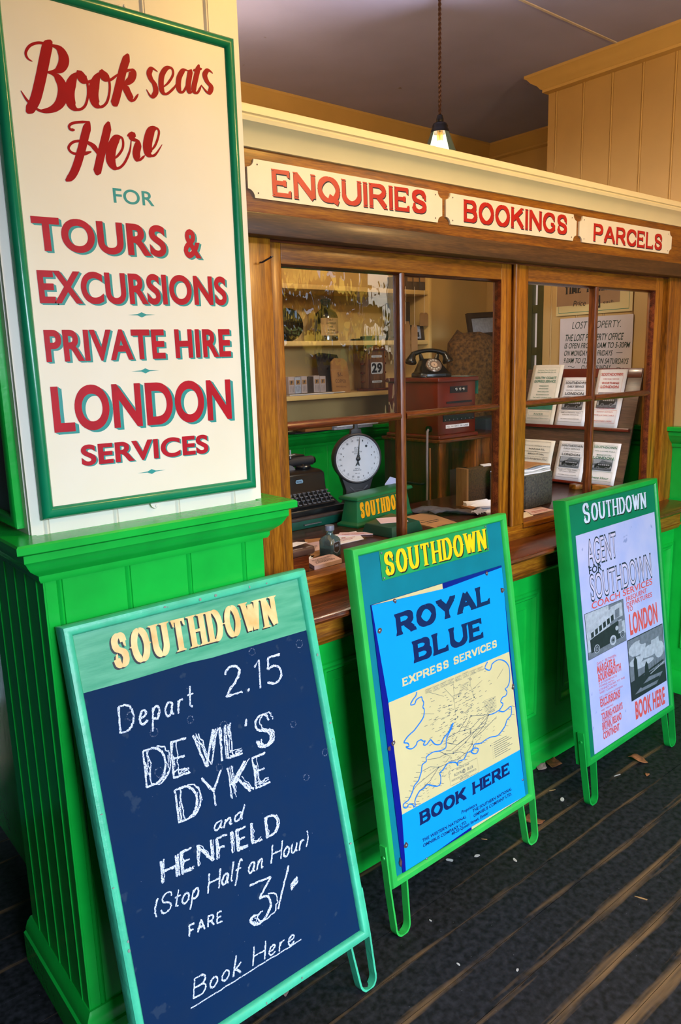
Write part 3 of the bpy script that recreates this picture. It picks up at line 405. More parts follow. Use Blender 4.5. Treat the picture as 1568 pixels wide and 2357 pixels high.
# glyph: width, strokes, foot serifs (x,y), arm ticks (x,y,dir), side spurs (x,y,dir)
GL = {
'A': (.86, [[(0, 0), (.43, 1)], [(.43, 1), (.86, 0)], [(.17, .34), (.69, .34)]], [(0, 0), (.86, 0)], [], []),
'B': (.70, [[(0, 0), (0, 1)], [(0, 1), (.38, 1)]+arc(.38, .76, .26, .24, 90, -90)+[(0, .52)], [(0, .52), (.42, .52)]+arc(.42, .26, .28, .26, 90, -90)+[(0, 0)]], [(0, 0), (0, 1)], [], [(.70, .26, 1)]),
'C': (.78, [arc(.44, .5, .44, .5, 42, 318, 22)], [], [(.77, .83, -1), (.77, .17, 1)], [(0, .5, -1)]),
'D': (.76, [[(0, 0), (0, 1)], [(0, 1), (.3, 1)]+arc(.3, .5, .46, .5, 90, -90, 18)+[(0, 0)]], [(0, 0), (0, 1)], [], [(.76, .5, 1)]),
'E': (.62, [[(0, 0), (0, 1)], [(0, 1), (.58, 1)], [(0, .52), (.46, .52)], [(0, 0), (.62, 0)]], [(0, 0), (0, 1)], [(.58, 1, -1), (.62, 0, 1), (.46, .52, 0)], []),
'F': (.6, [[(0, 0), (0, 1)], [(0, 1), (.6, 1)], [(0, .5), (.46, .5)]], [(0, 0), (0, 1)], [(.6, 1, -1)], []),
'G': (.82, [arc(.44, .5, .44, .5, 42, 330, 22), [(.8, .42), (.8, .08)], [(.55, .42), (.8, .42)]], [], [(.77, .83, -1)], [(0, .5, -1)]),
'H': (.76, [[(0, 0), (0, 1)], [(.76, 0), (.76, 1)], [(0, .5), (.76, .5)]], [(0, 0), (0, 1), (.76, 0), (.76, 1)], [], []),
'I': (.0, [[(0, 0), (0, 1)]], [(0, 0), (0, 1)], [], []),
'K': (.76, [[(0, 0), (0, 1)], [(.72, 1), (.06, .42)], [(.28, .6), (.76, 0)]], [(0, 0), (0, 1), (.72, 1), (.76, 0)], [], []),
'L': (.6, [[(0, 0), (0, 1)], [(0, 0), (.6, 0)]], [(0, 0), (0, 1)], [(.6, 0, 1)], []),
'M': (.95, [[(0, 0), (0, 1)], [(0, 1), (.475, .15)], [(.475, .15), (.95, 1)], [(.95, 1), (.95, 0)]], [(0, 0), (0, 1), (.95, 0), (.95, 1)], [], []),
'N': (.78, [[(0, 0), (0, 1)], [(0, 1), (.78, 0)], [(.78, 0), (.78, 1)]], [(0, 0), (0, 1), (.78, 1)], [], []),
'O': (.84, [arc(.42, .5, .42, .5, 90, 450, 28)], [], [], [(0, .5, -1), (.84, .5, 1)]),
'P': (.68, [[(0, 0), (0, 1)], [(0, 1), (.38, 1)]+arc(.38, .73, .3, .27, 90, -90)+[(0, .46)]], [(0, 0), (0, 1)], [], [(.68, .73, 1)]),
'Q': (.84, [arc(.42, .5, .42, .5, 90, 450, 28), [(.42, .2), (.86, -.08)]], [], [], [(0, .5, -1), (.84, .5, 1)]),
'R': (.74, [[(0, 0), (0, 1)], [(0, 1), (.38, 1)]+arc(.38, .74, .3, .26, 90, -90)+[(0, .48)], [(.36, .48), (.74, 0)]], [(0, 0), (0, 1), (.74, 0)], [], [(.68, .74, 1)]),
'S': (.72, [[(x*.72/1.0, y) for x, y in _S]], [], [(.66, .80, -1), (.05, .20, 1)], []),
'T': (.78, [[(.39, 0), (.39, 1)], [(0, 1), (.78, 1)]], [(.39, 0)], [(0, 1, -1), (.78, 1, -1)], []),
'U': (.76, [[(0, 1), (0, .38)]+arc(.38, .38, .38, .38, 180, 360, 14)+[(.76, 1)]], [(0, 1), (.76, 1)], [], []),
'V': (.8, [[(0, 1), (.4, 0)], [(.4, 0), (.8, 1)]], [(0, 1), (.8, 1)], [], []),
'W': (1.12, [[(0, 1), (.3, 0)], [(.3, 0), (.56, .94)], [(.56, .94), (.82, 0)], [(.82, 0), (1.12, 1)]], [(0, 1), (1.12, 1)], [], []),
'X': (.76, [[(0, 0), (.76, 1)], [(0, 1), (.76, 0)]], [(0, 0), (0, 1), (.76, 0), (.76, 1)], [], []),
'Y': (.8, [[(0, 1), (.4, .46)], [(.8, 1), (.4, .46)], [(.4, .46), (.4, 0)]], [(0, 1), (.8, 1), (.4, 0)], [], []),
' ': (.28, [], [], [], []), "'": (.1, [[(.05, 1), (.0, .8)]], [], [], []), '.': (.05, [[(0, 0), (.05, .05)]], [], [], []),
'1': (.25, [[(0, .8), (.2, 1), (.2, 0)]], [], [], []), '2': (.6, [crom([(.02, .78), (.12, .95), (.35, 1), (.56, .84), (.5, .58), (.2, .25), (0, 0)], 4), [(0, 0), (.62, .02)]], [], [], []),
'5': (.6, [[(.58, 1), (.1, 1)], [(.1, 1), (.05, .55)], crom([(.05, .55), (.3, .64), (.56, .48), (.55, .16), (.3, 0), (.0, .1)], 4)], [], [], []),
'3': (.6, [[(.0, 1), (.6, 1)], [(.6, 1), (.28, .6)], crom([(.28, .6), (.52, .55), (.6, .28), (.42, .03), (.15, .0), (.02, .16), (.16, .24)], 4)], [], [], []),
'-': (.3, [[(0, .5), (.3, .5)]], [], [], []),
'(': (.16, [arc(.5, .45, .5, .7, 140, 220, 8)], [], [], []), ')': (.16, [arc(-.34, .45, .5, .7, 40, -40, 8)], [], [], []),
'a': (.46, [crom([(.42, .5), (.2, .54), (.02, .28), (.12, .02), (.32, .1), (.43, .5)], 4), crom([(.43, .5), (.4, .1), (.5, .02)], 4)], [], [], []),
'b': (.44, [[(.1, 1), (.02, 0)], crom([(.04, .3), (.24, .5), (.44, .3), (.3, .02), (.04, .06)], 4)], [], [], []),
'd': (.5, [crom([(.42, .48), (.2, .54), (.02, .28), (.12, .02), (.32, .1), (.44, .5)], 4), [(.54, 1), (.44, .3), (.46, 0)]], [], [], []),
'e': (.44, [crom([(.04, .26), (.3, .3), (.42, .42), (.28, .54), (.08, .4), (.04, .18), (.2, .0), (.44, .12)], 4)], [], [], []),
'f': (.3, [crom([(.42, .9), (.3, 1.0), (.2, .8), (.12, .1), (.02, -.3)], 4), [(.0, .5), (.34, .52)]], [], [], []),
'h': (.46, [[(.12, 1), (0, 0)], crom([(.04, .3), (.24, .52), (.38, .4), (.36, .0)], 4)], [], [], []),
'k': (.46, [[(.12, 1), (0, 0)], [(.44, .55), (.08, .25)], [(.16, .3), (.46, 0)]], [], [], []),
'l': (.14, [[(.14, 1), (.04, .1), (.12, 0)]], [], [], []),
'n': (.46, [[(.06, .52), (0, 0)], crom([(.02, .25), (.24, .52), (.36, .42), (.34, .08), (.46, .02)], 4)], [], [], []),
'o': (.46, [crom([(.24, .53), (.04, .36), (.04, .12), (.22, 0), (.42, .16), (.42, .4), (.24, .53)], 4)], [], [], []),
'p': (.46, [[(.08, .5), (-.04, -.4)], crom([(.06, .36), (.28, .53), (.44, .34), (.3, .04), (.05, .1)], 4)], [], [], []),
'r': (.34, [[(.06, .5), (0, 0)], crom([(.02, .25), (.16, .48), (.34, .48)], 4)], [], [], []),
's': (.36, [crom([(.36, .46), (.2, .54), (.06, .42), (.2, .28), (.34, .14), (.2, 0), (.0, .06)], 4)], [], [], []),
't': (.3, [[(.18, .85), (.1, .1), (.24, .02)], [(0, .52), (.34, .54)]], [], [], []),
'u': (.46, [crom([(.04, .5), (.0, .16), (.14, .0), (.34, .16), (.4, .5)], 4), [(.42, .5), (.38, .1), (.46, .02)]], [], [], []),
'P_': None}
def layout(item, gap, thick, wmul=None):
    """place stroke glyphs so that the line fills its box; yields (char, fn(gx,gy)->(u,v), xscale)"""
    txt, u0, v0, u1, v1, h = item; a = Vector((u1-u0, v1-v0)); Ln = a.length; a.normalize(); b = Vector((-a.y, a.x))
    ws = [GL[c][0] for c in txt]; tot = sum(ws)*h; xs = (Ln-thick-(len(txt)-1)*(gap*h+thick))/tot
    x = thick/2; out = []
    for c, w in zip(txt, ws):
        def fn(gx, gy, x=x): p = Vector((u0, v0))+a*(x+gx*h*xs)+b*(gy*h); return (p.x, p.y)
        out.append((c, fn, xs*h)); x += w*h*xs+gap*h+thick
    return out
def dense(st, n=5):
    if len(st) != 2: return st
    (x0, y0), (x1, y1) = st
    return [(x0+(x1-x0)*i/n, y0+(y1-y0)*i/n) for i in range(n+1)]
def serif_text(mb, S, item, tv=.2, th=.1, sl=.12, sh=.07, gap=.1, spur=.07, e=.0005, dx=0, dy=0, shear=0, inset=True):
    """sign-writer's letters: heavy uprights, slab feet, ticks on the arms, spurs on the bowls"""
    h = item[5]; tvv, thh = tv*h, th*h; S2 = Surf(S(dx, dy), S.U, S.V)
    for c, fn, xs in layout(item, gap, tvv):
        w, strokes, feet, ticks, spurs = GL[c]; iy = th/2
        def g(x, y): 
            y2 = iy+y*(1-2*iy) if inset else y
            p = fn(x, y2); return (p[0]+shear*y2*h, p[1])
        for st in strokes: ribbon(mb, S2, [g(*p) for p in dense(st)], thh, e, tvv)
        for fx, fy in feet:
            p = Vector(fn(fx, 1 if fy > .5 else 0))+Vector((shear*h*(fy > .5), 0)); s = tvv/2+sl*h; q = -1 if fy > .5 else 1
            poly(mb, S2, [(p.x-s, p.y), (p.x+s, p.y), (p.x+s*.96, p.y+q*sh*h*.55), (p.x+tvv/2, p.y+q*sh*h*1.3), (p.x-tvv/2, p.y+q*sh*h*1.3), (p.x-s*.96, p.y+q*sh*h*.55)][::q], e)
        for tx, ty, dr in ticks:
            p = Vector(g(tx, ty)); a = thh*.62; k = .20*h
            if dr == 0: poly(mb, S2, [(p.x-a, p.y-k*.55), (p.x+a*.6, p.y-k*.6), (p.x+a*.6, p.y+k*.6), (p.x-a, p.y+k*.55)], e)
            else:
                q = 1 if dr > 0 else -1
                poly(mb, S2, [(p.x-a, p.y-q*thh*.5), (p.x+a, p.y-q*thh*.5), (p.x+a, p.y+q*k), (p.x-a*.2, p.y+q*k*.8)][::q], e)
        for sx, sy, dr in spurs:
            if spur:
                p = Vector(g(sx, sy)); k = spur*h
                poly(mb, S2, [(p.x+dr*tvv*.3, p.y-k), (p.x+dr*(tvv*.5+k*.9), p.y), (p.x+dr*tvv*.3, p.y+k)][::dr], e)
def chalk_text(mb, S, item, w=.004, gap=.14, bold=0, shear=0, passes=2, seed=1, only=None):
    """hand-chalked letters: thin broken wobbling strokes; bold > 0 hatches the uprights"""
    r = random.Random(seed); h = item[5]
    for c, fn, xs in layout(item, gap, w):
        rise = r.uniform(-.03, .03)*h
        for st in GL[c][1]:
            pts = []
            for x, y in dense(st, 7):
                p = fn(x, y); pts.append((p[0]+shear*y*h, p[1]+rise))
            d0 = Vector(pts[-1])-Vector(pts[0]); heavy = bold and len(GL[c][1]) > 0 and (abs(d0.y) > .55*h or (abs(d0.y) < .1*h and pts[0][1]-item[2] < .25*h) or len(st) > 8)
            for k in range(passes):
                j = [(p[0]+r.gauss(0, w*.22), p[1]+r.gauss(0, w*.22)) for p in pts]
                ribbon(mb, S, j, w*r.uniform(.55, 1.0), .0004+.00012*k)
            if heavy:
                off = Vector((1, 0)) if abs(d0.y) > .3*h else Vector((0, 1))
                for k in range(5):
                    q = off*bold*h*(k+1)/5
                    j = [(p[0]+q.x+r.gauss(0, w*.35), p[1]+q.y+r.gauss(0, w*.35)) for p in pts]
                    if k < 4:
                        a = r.randint(0, max(0, len(j)-4)); j = j[a:a+r.randint(3, len(j))]
                        if r.random() < .25: continue
                    if len(j) > 1: ribbon(mb, S, j, w*r.uniform(.35, .8), .0005+.0001*k)
def rect_frame(mb, S, u0, v0, u1, v1, prof):
    """mitred frame around a rectangle; profile points are (inset, height above the surface)"""
    rr = [[S(u0+i, v0+i, e), S(u1-i, v0+i, e), S(u1-i, v1-i, e), S(u0+i, v1-i, e)] for i, e in prof]
    mb.rings(rr, True, False); return mb
def slab(mb, S, u0, v0, u1, v1, e0, e1):
    mb.add([S(u, v, e) for e in (e0, e1) for v in (v0, v1) for u in (u0, u1)], [(0, 2, 3, 1), (4, 5, 7, 6), (0, 1, 5, 4), (2, 6, 7, 3), (0, 4, 6, 2), (1, 3, 7, 5)]); return mb
def disc(mb, S, u, v, r, e=.0004, n=10, ry=None): poly(mb, S, [(u+r*math.cos(2*math.pi*k/n), v+(ry or r)*math.sin(2*math.pi*k/n)) for k in range(n)], e)

# ------------------------------------------------------------------ the room
ZC = 2.93; XW = 2.41; YB = 1.72
# floor boards run along the front of the office
m = MB(); y = -.305-.12*24
while y < 2.0:
    m.box((-3.2, y+.001, -.03), (4.2, y+.119, 0)); y += .12
m.box((-3.2, -3.2, -.06), (4.2, 2.0, -.031))
struct(m, 'floor', M_FLOOR, smooth=False)
m = MB(); m.box((-3.2, -2.65, ZC), (4.2, 2.0, ZC+.06))
ce = struct(m, 'ceiling', M_CEIL, smooth=False)
m = MB(); m.sweepx([(.300, ZC), (.312, ZC), (.311, ZC-.003), (.301, ZC-.003)], -3.2, 3.2)
m.build('cover_strip', mat('ceiling_strip_paint', 'cfc6cc', .6), ce, smooth=False)
CORN = [(0, 0), (.085, 0), (.085, -.012), (.075, -.018), (.062, -.034), (.040, -.048), (.030, -.062), (.022, -.066), (.022, -.078), (.0, -.086)]
def tg_wall(m, p0, d, n, length, z0, z1, pitch=.15, first=.0, t=.02, fine=False):
    """matchboarding: boards with a double bead at every joint; p0 start, d along, n outward"""
    p0, d, n = V3(p0), V3(d), V3(n); xs = [first]
    while xs[-1] < length: xs.append(xs[-1]+pitch)
    xs = [x for x in xs if 0 < x < length]; prof = [(0, 0)]
    for x in xs:
        if fine: prof += [(x-.005, 0), (x-.004, -.001), (x-.003, .0), (x-.0015, .0022), (x, 0)]; continue
        prof += [(x-.011, 0), (x-.0095, -.0025), (x-.008, .0), (x-.004, .0025), (x, .0), (x+.0012, -.0032), (x+.0025, 0)]
    prof.append((length, 0)); lo = [p0+d*a+n*b+V3(0, 0, z0) for a, b in prof]; hi = [p0+d*a+n*b+V3(0, 0, z1) for a, b in prof]
    m.rings([lo, hi], False, False)
    a, b = p0-n*t, p0+d*length-n*t
    for q in ((lo[0], hi[0], a), (hi[-1], lo[-1], b)): m.face([q[0], q[1], V3(q[2].x, q[2].y, q[1].z), V3(q[2].x, q[2].y, q[0].z)])
    m.face([V3(a.x, a.y, z0), V3(b.x, b.y, z0), V3(b.x, b.y, z1), V3(a.x, a.y, z1)])
    for z in (z0, z1): m.face([V3(p0.x, p0.y, z), V3((p0+d*length).x, (p0+d*length).y, z), V3(b.x, b.y, z), V3(a.x, a.y, z)])
def mould(m, path, prof, z):
    """sweep an (outward, height) profile along a horizontal path of corner points; outward is to the right of travel"""
    P = [Vector((p[0], p[1])) for p in path]; rs = []
    for i, p in enumerate(P):
        ns = []
        if i > 0: d = (p-P[i-1]).normalized(); ns.append(Vector((d.y, -d.x)))
        if i < len(P)-1: d = (P[i+1]-p).normalized(); ns.append(Vector((d.y, -d.x)))
        n = sum(ns, Vector((0, 0)))/len(ns); n = n/n.length_squared
        rs.append([(p.x+n.x*o, p.y+n.y*o, z+h) for o, h in prof])
    m.rings(rs, True, True)
CAPP = [(0, 0), (.062, 0), (.066, -.004), (.066, -.018), (.060, -.022), (.050, -.022), (.050, -.040), (.046, -.044), (.042, -.052), (.036, -.062), (.024, -.072), (.014, -.080), (.014, -.088), (.010, -.096), (0, -.097)]
# back wall of the office: cream plaster over green matchboard dado
wb = sroot('wall_back', (0, YB, 0))
m = MB(); m.box((-.5, YB, 1.2), (3.2, YB+.1, ZC)); m.build('plaster', M_CREAM, wb, smooth=False)
m = MB(); tg_wall(m, (-.5, YB-.01, 0), (1, 0, 0), (0, -1, 0), 3.7, 0, 1.2, .165, .12); m.build('dado_boards', M_GREEN, wb)
m = MB(); mould(m, [(3.2, YB-.01), (-.2, YB-.01)][::-1], CAPP, 1.222); m.build('dado_cap', M_GREEN, wb)
m = MB(); mould(m, [(-.2, YB), (3.19, YB)], CORN, ZC); m.build('cornice', M_CREAM, wb)
# far side wall of the passage behind the right-hand wall
ws = sroot('wall_side', (3.19, 0, 0))
m = MB(); m.box((3.19, -2.6, 0), (3.29, YB+.1, ZC)); m.build('plaster', M_CREAM, ws, smooth=False)
m = MB(); mould(m, [(3.19, YB), (3.19, -2.6)], CORN, ZC); m.build('cornice', M_CREAM, ws)
m = MB(); m.box((3.17, -2.6, 0), (3.19, YB, 1.2)); m.build('dado_boards', M_GREEN, ws, smooth=False)
# a small olive-framed window in the passage wall, seen through the right-hand sash
w3 = sroot('window_3', (3.17, 1.33, 1.6))
m = MB()
for a, b in (((1.20, 1.45), (1.26, 2.15)), ((1.30, 1.45), (1.335, 2.15)), ((1.42, 1.45), (1.48, 2.15))): m.box((3.12, a[0], a[1]), (3.19, b[0], b[1]))
for z in (1.42, 1.60, 1.86, 2.1): m.box((3.13, 1.20, z), (3.19, 1.48, z+.05))
m.build('window_frame', M_OLIVE, w3, bevel=.003)
m = MB(); m.box((3.16, 1.25, 1.45), (3.165, 1.43, 2.12)); m.build('pane', emit('glowing_daylight_pane', (.62, .52, .50), .55), w3, smooth=False)  # pane glows by itself in place of daylight beyond it
# right-hand wall: cream matchboarding over a green panelled dado, ends inside the office
wr = sroot('wall_right', (XW, 0, 0))
m = MB(); tg_wall(m, (XW, .71, 0), (0, -1, 0), (-1, 0, 0), 2.16, 1.2, ZC, .148, .05, .12); m.build('matchboards', mat('shaded_cream_paint', 'c6a268', .5, .04, 6, .04, 30), wr)  # the wall's cream, darkened in the colour for the shade up here
m = MB(); m.box((XW, -1.45, 0), (XW+.12, .71, 1.2))
for y0, y1 in ((.24, .60), (-.62, -.10), (-1.30, -.74)):
    S = Surf((XW, 0, 0), (0, -1, 0), (0, 0, 1)); rect_frame(m, S, -y1, .22, -y0, 1.08, [(0, 0), (.006, .010), (.018, .012), (.030, .004), (.034, 0)])
m.build('dado', M_GREEN, wr, smooth=False)
m = MB(); mould(m, [(XW, -1.45), (XW, .71), (XW+.12, .71)][::-1], CAPP, 1.268); m.build('dado_cap', M_GREEN, wr)
m = MB(); mould(m, [(XW+.12, .71), (XW, .71), (XW, -1.45)], CORN, ZC); m.build('cornice', M_CREAM, wr)
m = MB(); mould(m, [(XW+.12, .71), (XW, .71), (XW, -1.45)], [(0, 0), (.012, 0), (.016, -.02), (.02, -.03), (.02, -.11), (0, -.11)], .11); m.build('skirting', M_GREEN, wr)

# pilaster on the left: cream matchboard above, green below
PX0, PX1, PY = -.483, .078, -.10
wl = sroot('wall_left', (PX0, PY, 0))
m = MB(); tg_wall(m, (PX0, PY, 0), (1, 0, 0), (0, -1, 0), PX1+.009-PX0, 1.2, ZC, .152, .036, .38)
m.box((PX0-.002, PY+.012, 1.2), (PX0+.02, PY+.40, ZC)); m.box((PX1-.011, PY+.012, 1.2), (PX1+.009, PY+.15, ZC)); m.build('upper_boards', M_WHITE, wl)
m = MB(); tg_wall(m, (PX0+.008, PY-.025, 0), (1, 0, 0), (0, -1, 0), PX1-.008-PX0-.008, 0, 1.18, .152, .034, .40)
tg_wall(m, (PX0+.004, PY+.375, 0), (0, -1, 0), (-1, 0, 0), .399, 0, 1.18, .075, .06, .02, True); m.build('lower_boards', M_GREEN, wl)
m = MB(); mould(m, [(PX0+.008, PY+.39), (PX0+.008, PY-.022), (PX1-.008, PY-.022), (PX1-.008, PY+.09)], CAPP, 1.264)
m.box((PX0+.008, PY-.022, 1.17), (PX1-.008, PY+.09, 1.262)); m.build('dado_cap', M_GREEN, wl)
SKP = [(0, 0), (.006, 0), (.016, -.012), (.022, -.030), (.022, -.036), (.028, -.04), (.028, -.125), (0, -.125)]
m = MB(); mould(m, [(PX0+.008, PY+.39), (PX0+.008, PY-.025), (PX1-.008, PY-.025), (PX1-.008, PY+.09)], SKP, .125); m.build('skirting', M_GREEN, wl)
# far-off left walls of the lobby (seen past the pilaster)
m = MB(); m.box((-1.4, 1.0, 0), (-.45, 1.1, ZC)); m.box((-1.5, -2.65, 0), (-1.4, 1.1, ZC)); m.box((-1.5, -2.70, 2.1), (1.75, -2.60, ZC)); m.box((1.75, -2.70, 2.3), (3.3, -2.60, ZC)); m.box((-1.5, -2.70, 0), (-1.0, -2.60, 2.1)); o = struct(m, 'wall_lobby_and_blockers', M_DKBR, smooth=False)  # unseen side wall, lintels and jamb added here to hold back daylight
m = MB(); m.box((-.36, .30, 0), (-.30, YB-.02, ZC)); struct(m, 'wall_partition', M_CREAM, smooth=False)
m = MB(); m.box((-.372, .29, 0), (-.361, YB-.03, 1.22)); tag(m.build('wall_panelling', M_GREEN, None, smooth=False), kind='structure')
m = MB(); m.box((-1.4, .97, 0), (-.45, .999, 1.2)); m.box((-1.399, -2.6, 0), (-1.37, .9, 1.2)); m.build('dado', M_TRUNK, o, smooth=False)

# green panelled front below the windows
wf = sroot('wall_front', (1.2, -.04, 0)); YF = -.04
m = MB(); m.box((.06, YF+.012, 0), (XW, .05, .86))
def cells(m, xs, zs, holes, y0, y1):
    for i in range(len(xs)-1):
        for j in range(len(zs)-1):
            if (i, j) not in holes: m.box((xs[i], y0, zs[j]), (xs[i+1], y1, zs[j+1]))
cells(m, [.06, .30, 1.365, 1.505, XW], [0, .212, .728, .86], {(1, 1), (3, 1)}, YF, YF+.013); m.build('panelling', M_GREEN, wf, smooth=False)
m = MB(); S = Surf((0, YF, 0), (1, 0, 0), (0, 0, 1))
for x0, x1 in ((.30, 1.365), (1.505, 2.40)):
    rect_frame(m, S, x0-.004, .208, x1+.004, .732, [(0, 0), (.003, .006), (.012, .008), (.020, .004), (.026, .006), (.034, -.004), (.038, -.012)])
    rect_frame(m, S, x0+.058, .270, x1-.058, .670, [(0, -.012), (.003, -.008), (.006, -.008), (.009, -.012)])
m.build('panel_mouldings', M_GREEN, wf)
m = MB(); mould(m, [(.06, YF), (XW, YF)], [(0, 0), (.004, 0), (.012, -.012), (.018, -.028), (.018, -.033), (.022, -.038), (.022, -.105), (0, -.105)], .105)
tag(m.build('baseboard_front', M_GREEN, None), kind='structure')

# oak counter ledge with its apron
t1 = sroot('trim_1', (1.2, -.1, .9))
m = MB(); m.sweepx([(.0, .931), (-.155, .931), (-.163, .927), (-.166, .919), (-.162, .911), (-.154, .908), (.0, .908)], .069, 2.385); m.build('ledge', M_MAHOG, t1)
m = MB(); m.sweepx([(.0, .908), (-.085, .908), (-.085, .842), (-.088, .836), (-.094, .834), (-.094, .828), (-.088, .825), (-.084, .822), (-.080, .812), (-.070, .806), (-.062, .803), (.0, .803)], .069, 2.37); m.build('apron', M_WOOD, t1)
# bottom rail, posts, transom and fascia: the fixed oak frame
t2 = sroot('trim_2', (1.2, 0, 1.4))
m = MB(); m.sweepx([(.0, .93), (.0, .982), (.006, .988), (.05, .988), (.05, .93)], .09, 2.405); m.build('bottom_rail', M_WOOD, t2)
m = MB(); m.box((.055, -.012, .93), (.213, .09, 1.92)); m.build('post', M_WOODZ, t2, bevel=.003)
m = MB(); m.box((2.300, -.012, .93), (2.408, .09, 1.92)); m.build('post', M_WOODZ, t2, bevel=.004)
m = MB(); m.box((.06, -.052, 1.912), (2.41, .09, 1.965)); m.build('transom', M_WOODD, t2, bevel=.003)
m = MB(); m.box((.21, -.004, 1.9065), (2.31, .05, 1.914)); m.build('head_bead', M_MAHOG, t2, smooth=False)
m = MB(); m.box((.06, -.020, 1.965), (2.405, .03, 2.125)); m.build('fascia', M_WOOD, t2, bevel=.002)
m = MB(); m.box((2.258, .02, .98), (2.30, .05, 1.91)); m.build('reveal', M_MAHOGZ, t2, smooth=False)
t3 = MB(); mould(t3, [(.06, -.02), (XW, -.02)], [(-.09, 0), (.047, 0), (.049, -.003), (.049, -.019), (.043, -.0215), (.043, -.0235), (.046, -.026), (.043, -.035), (.030, -.044), (.020, -.054), (.014, -.066), (.008, -.076), (.006, -.082), (0, -.083), (-.09, -.083)], 2.202)
struct(t3, 'trim_3', mat('cornice_cream', 'f2e2b2', .45, .03, 8))

# sliding sashes
def sash(name, x0, x1, gx0, gx1, mx, y0, panes):
    r = sroot(name, ((x0+x1)/2, y0, 1.4)); zb, zt, gz = .988, 1.907, 1.854; y1 = y0+.036
    m = MB(); m.box((x0, y0, zb), (gx0, y1, zt)); m.build('stile', M_WOODZ, r, bevel=.002)
    m = MB(); m.box((gx1, y0, zb), (x1, y1, zt)); m.build('stile', M_WOODZ, r, bevel=.002)
    m = MB(); m.box((gx0, y0, gz), (gx1, y1, zt)); m.build('top_rail', M_WOOD, r, bevel=.002)
    m = MB(); S = Surf((0, y0+.003, 0), (1, 0, 0), (0, 0, 1)); b = .012
    P = [(mx-b, -.012), (mx-b*.9, -.004), (mx-b*.3, .001), (mx+b*.3, .001), (mx+b*.9, -.004), (mx+b, -.012), (mx+b, -.03), (mx-b, -.03)]
    m.prism([S(x, zb, e) for x, e in P], (0, 0, gz-zb)); m.build('glazing_bar', M_MAHOGZ, r)
    m = MB(); zm = 1.426; P = [(zm-b, -.012), (zm-b*.9, -.004), (zm-b*.3, .001), (zm+b*.3, .001), (zm+b*.9, -.004), (zm+b, -.012), (zm+b, -.03), (zm-b, -.03)]
    for a, c in ((gx0, mx-b), (mx+b, gx1)): m.prism([S(a, z, e) for z, e in P], (c-a, 0, 0))
    m.build('glazing_bar', M_MAHOG, r)
    m = MB()   # inner rebate seen dark round the glass
    rect_frame(m, Surf((0, y0, 0), (1, 0, 0), (0, 0, 1)), gx0-.001, zb-.02, gx1+.001, gz+.001, [(0, 0), (.006, -.012), (.008, -.022)]); m.build('rebate', M_MAHOG, r, smooth=False)
    for k, (a, c, z0, z1) in enumerate(((gx0, mx, zm, gz), (mx, gx1, zm, gz), (gx0, mx, zb-.01, zm), (mx, gx1, zb-.01, zm))):
        m = MB(); tl = panes[k]; y = y0+.021; cx = (a+c)/2; cz = (z0+z1)/2
        def q(x, z): return (x, y+(x-cx)*tl[0]+(z-cz)*tl[1], z)
        m.face([q(a, z0), q(c, z0), q(c, z1), q(a, z1)]); m.build('pane', tl[2] if len(tl) > 2 else G_CLEAR, r, smooth=False)
    return r
s1 = sash('window_1', .213, 1.224, .254, 1.169, .704, .002, [(.0, .0, G_WAVY), (.004, .0), (0, 0), (0, 0)])
s2 = sash('window_2', 1.236, 2.258, 1.311, 2.197, 1.758, -.004, [(0, 0), (0, .002), (0, 0), (0, 0)])
m = MB(); m.tube([(1.2345, -.006, .99), (1.2345, -.006, 1.9065)], .0075, 10); m.build('staff_bead', M_WOODZ, s2)
m = MB(); m.box((1.2405, -.0045, 1.417), (1.247, -.0035, 1.437)); m.build('keyhole', M_INK, s2, smooth=False)
# the world outside the open front of the shed: ground and a leafy bank, seen only as reflections
m = MB(); m.box((-14, -16, -.16), (20, -3.2, -.1)); struct(m, 'ground', mat('tarmac', '181818', .9), smooth=False)
m = MB(); m.box((-2, -9.2, -.1), (19, -9.1, 1.72)); struct(m, 'boundary_wall', mat('dark_fence', '171412', .9), smooth=False)
m = MB(); m.box((8.9, -9.45, -.1), (9.8, -9.25, 4.4)); struct(m, 'trim_4', M_WHITE, smooth=False)
m = MB(); r2 = random.Random(3)
for k in range(1500):
    c = V3(r2.uniform(2, 17), -9.5+r2.gauss(0, .5), 1.55+abs(r2.gauss(0, 1.8))); a = V3(r2.gauss(0, 1), r2.gauss(0, .4), r2.gauss(0, 1)).normalized(); b = a.orthogonal().normalized()
    s = r2.uniform(.12, .35); m.k = r2.choice((0, 0, 1, 2)); m.face([c-a*s, c+b*s*.5, c+a*s, c-b*s*.5])
o = m.build('hedge_foliage', [mat('yellow_leaves', 'c9a83a', .8), mat('olive_leaves', '5c6a2c', .8), mat('dark_leaves', '26361c', .8)], None, smooth=False)
tag(o, 'autumn foliage on the bank outside the open front', 'foliage', kind='stuff')

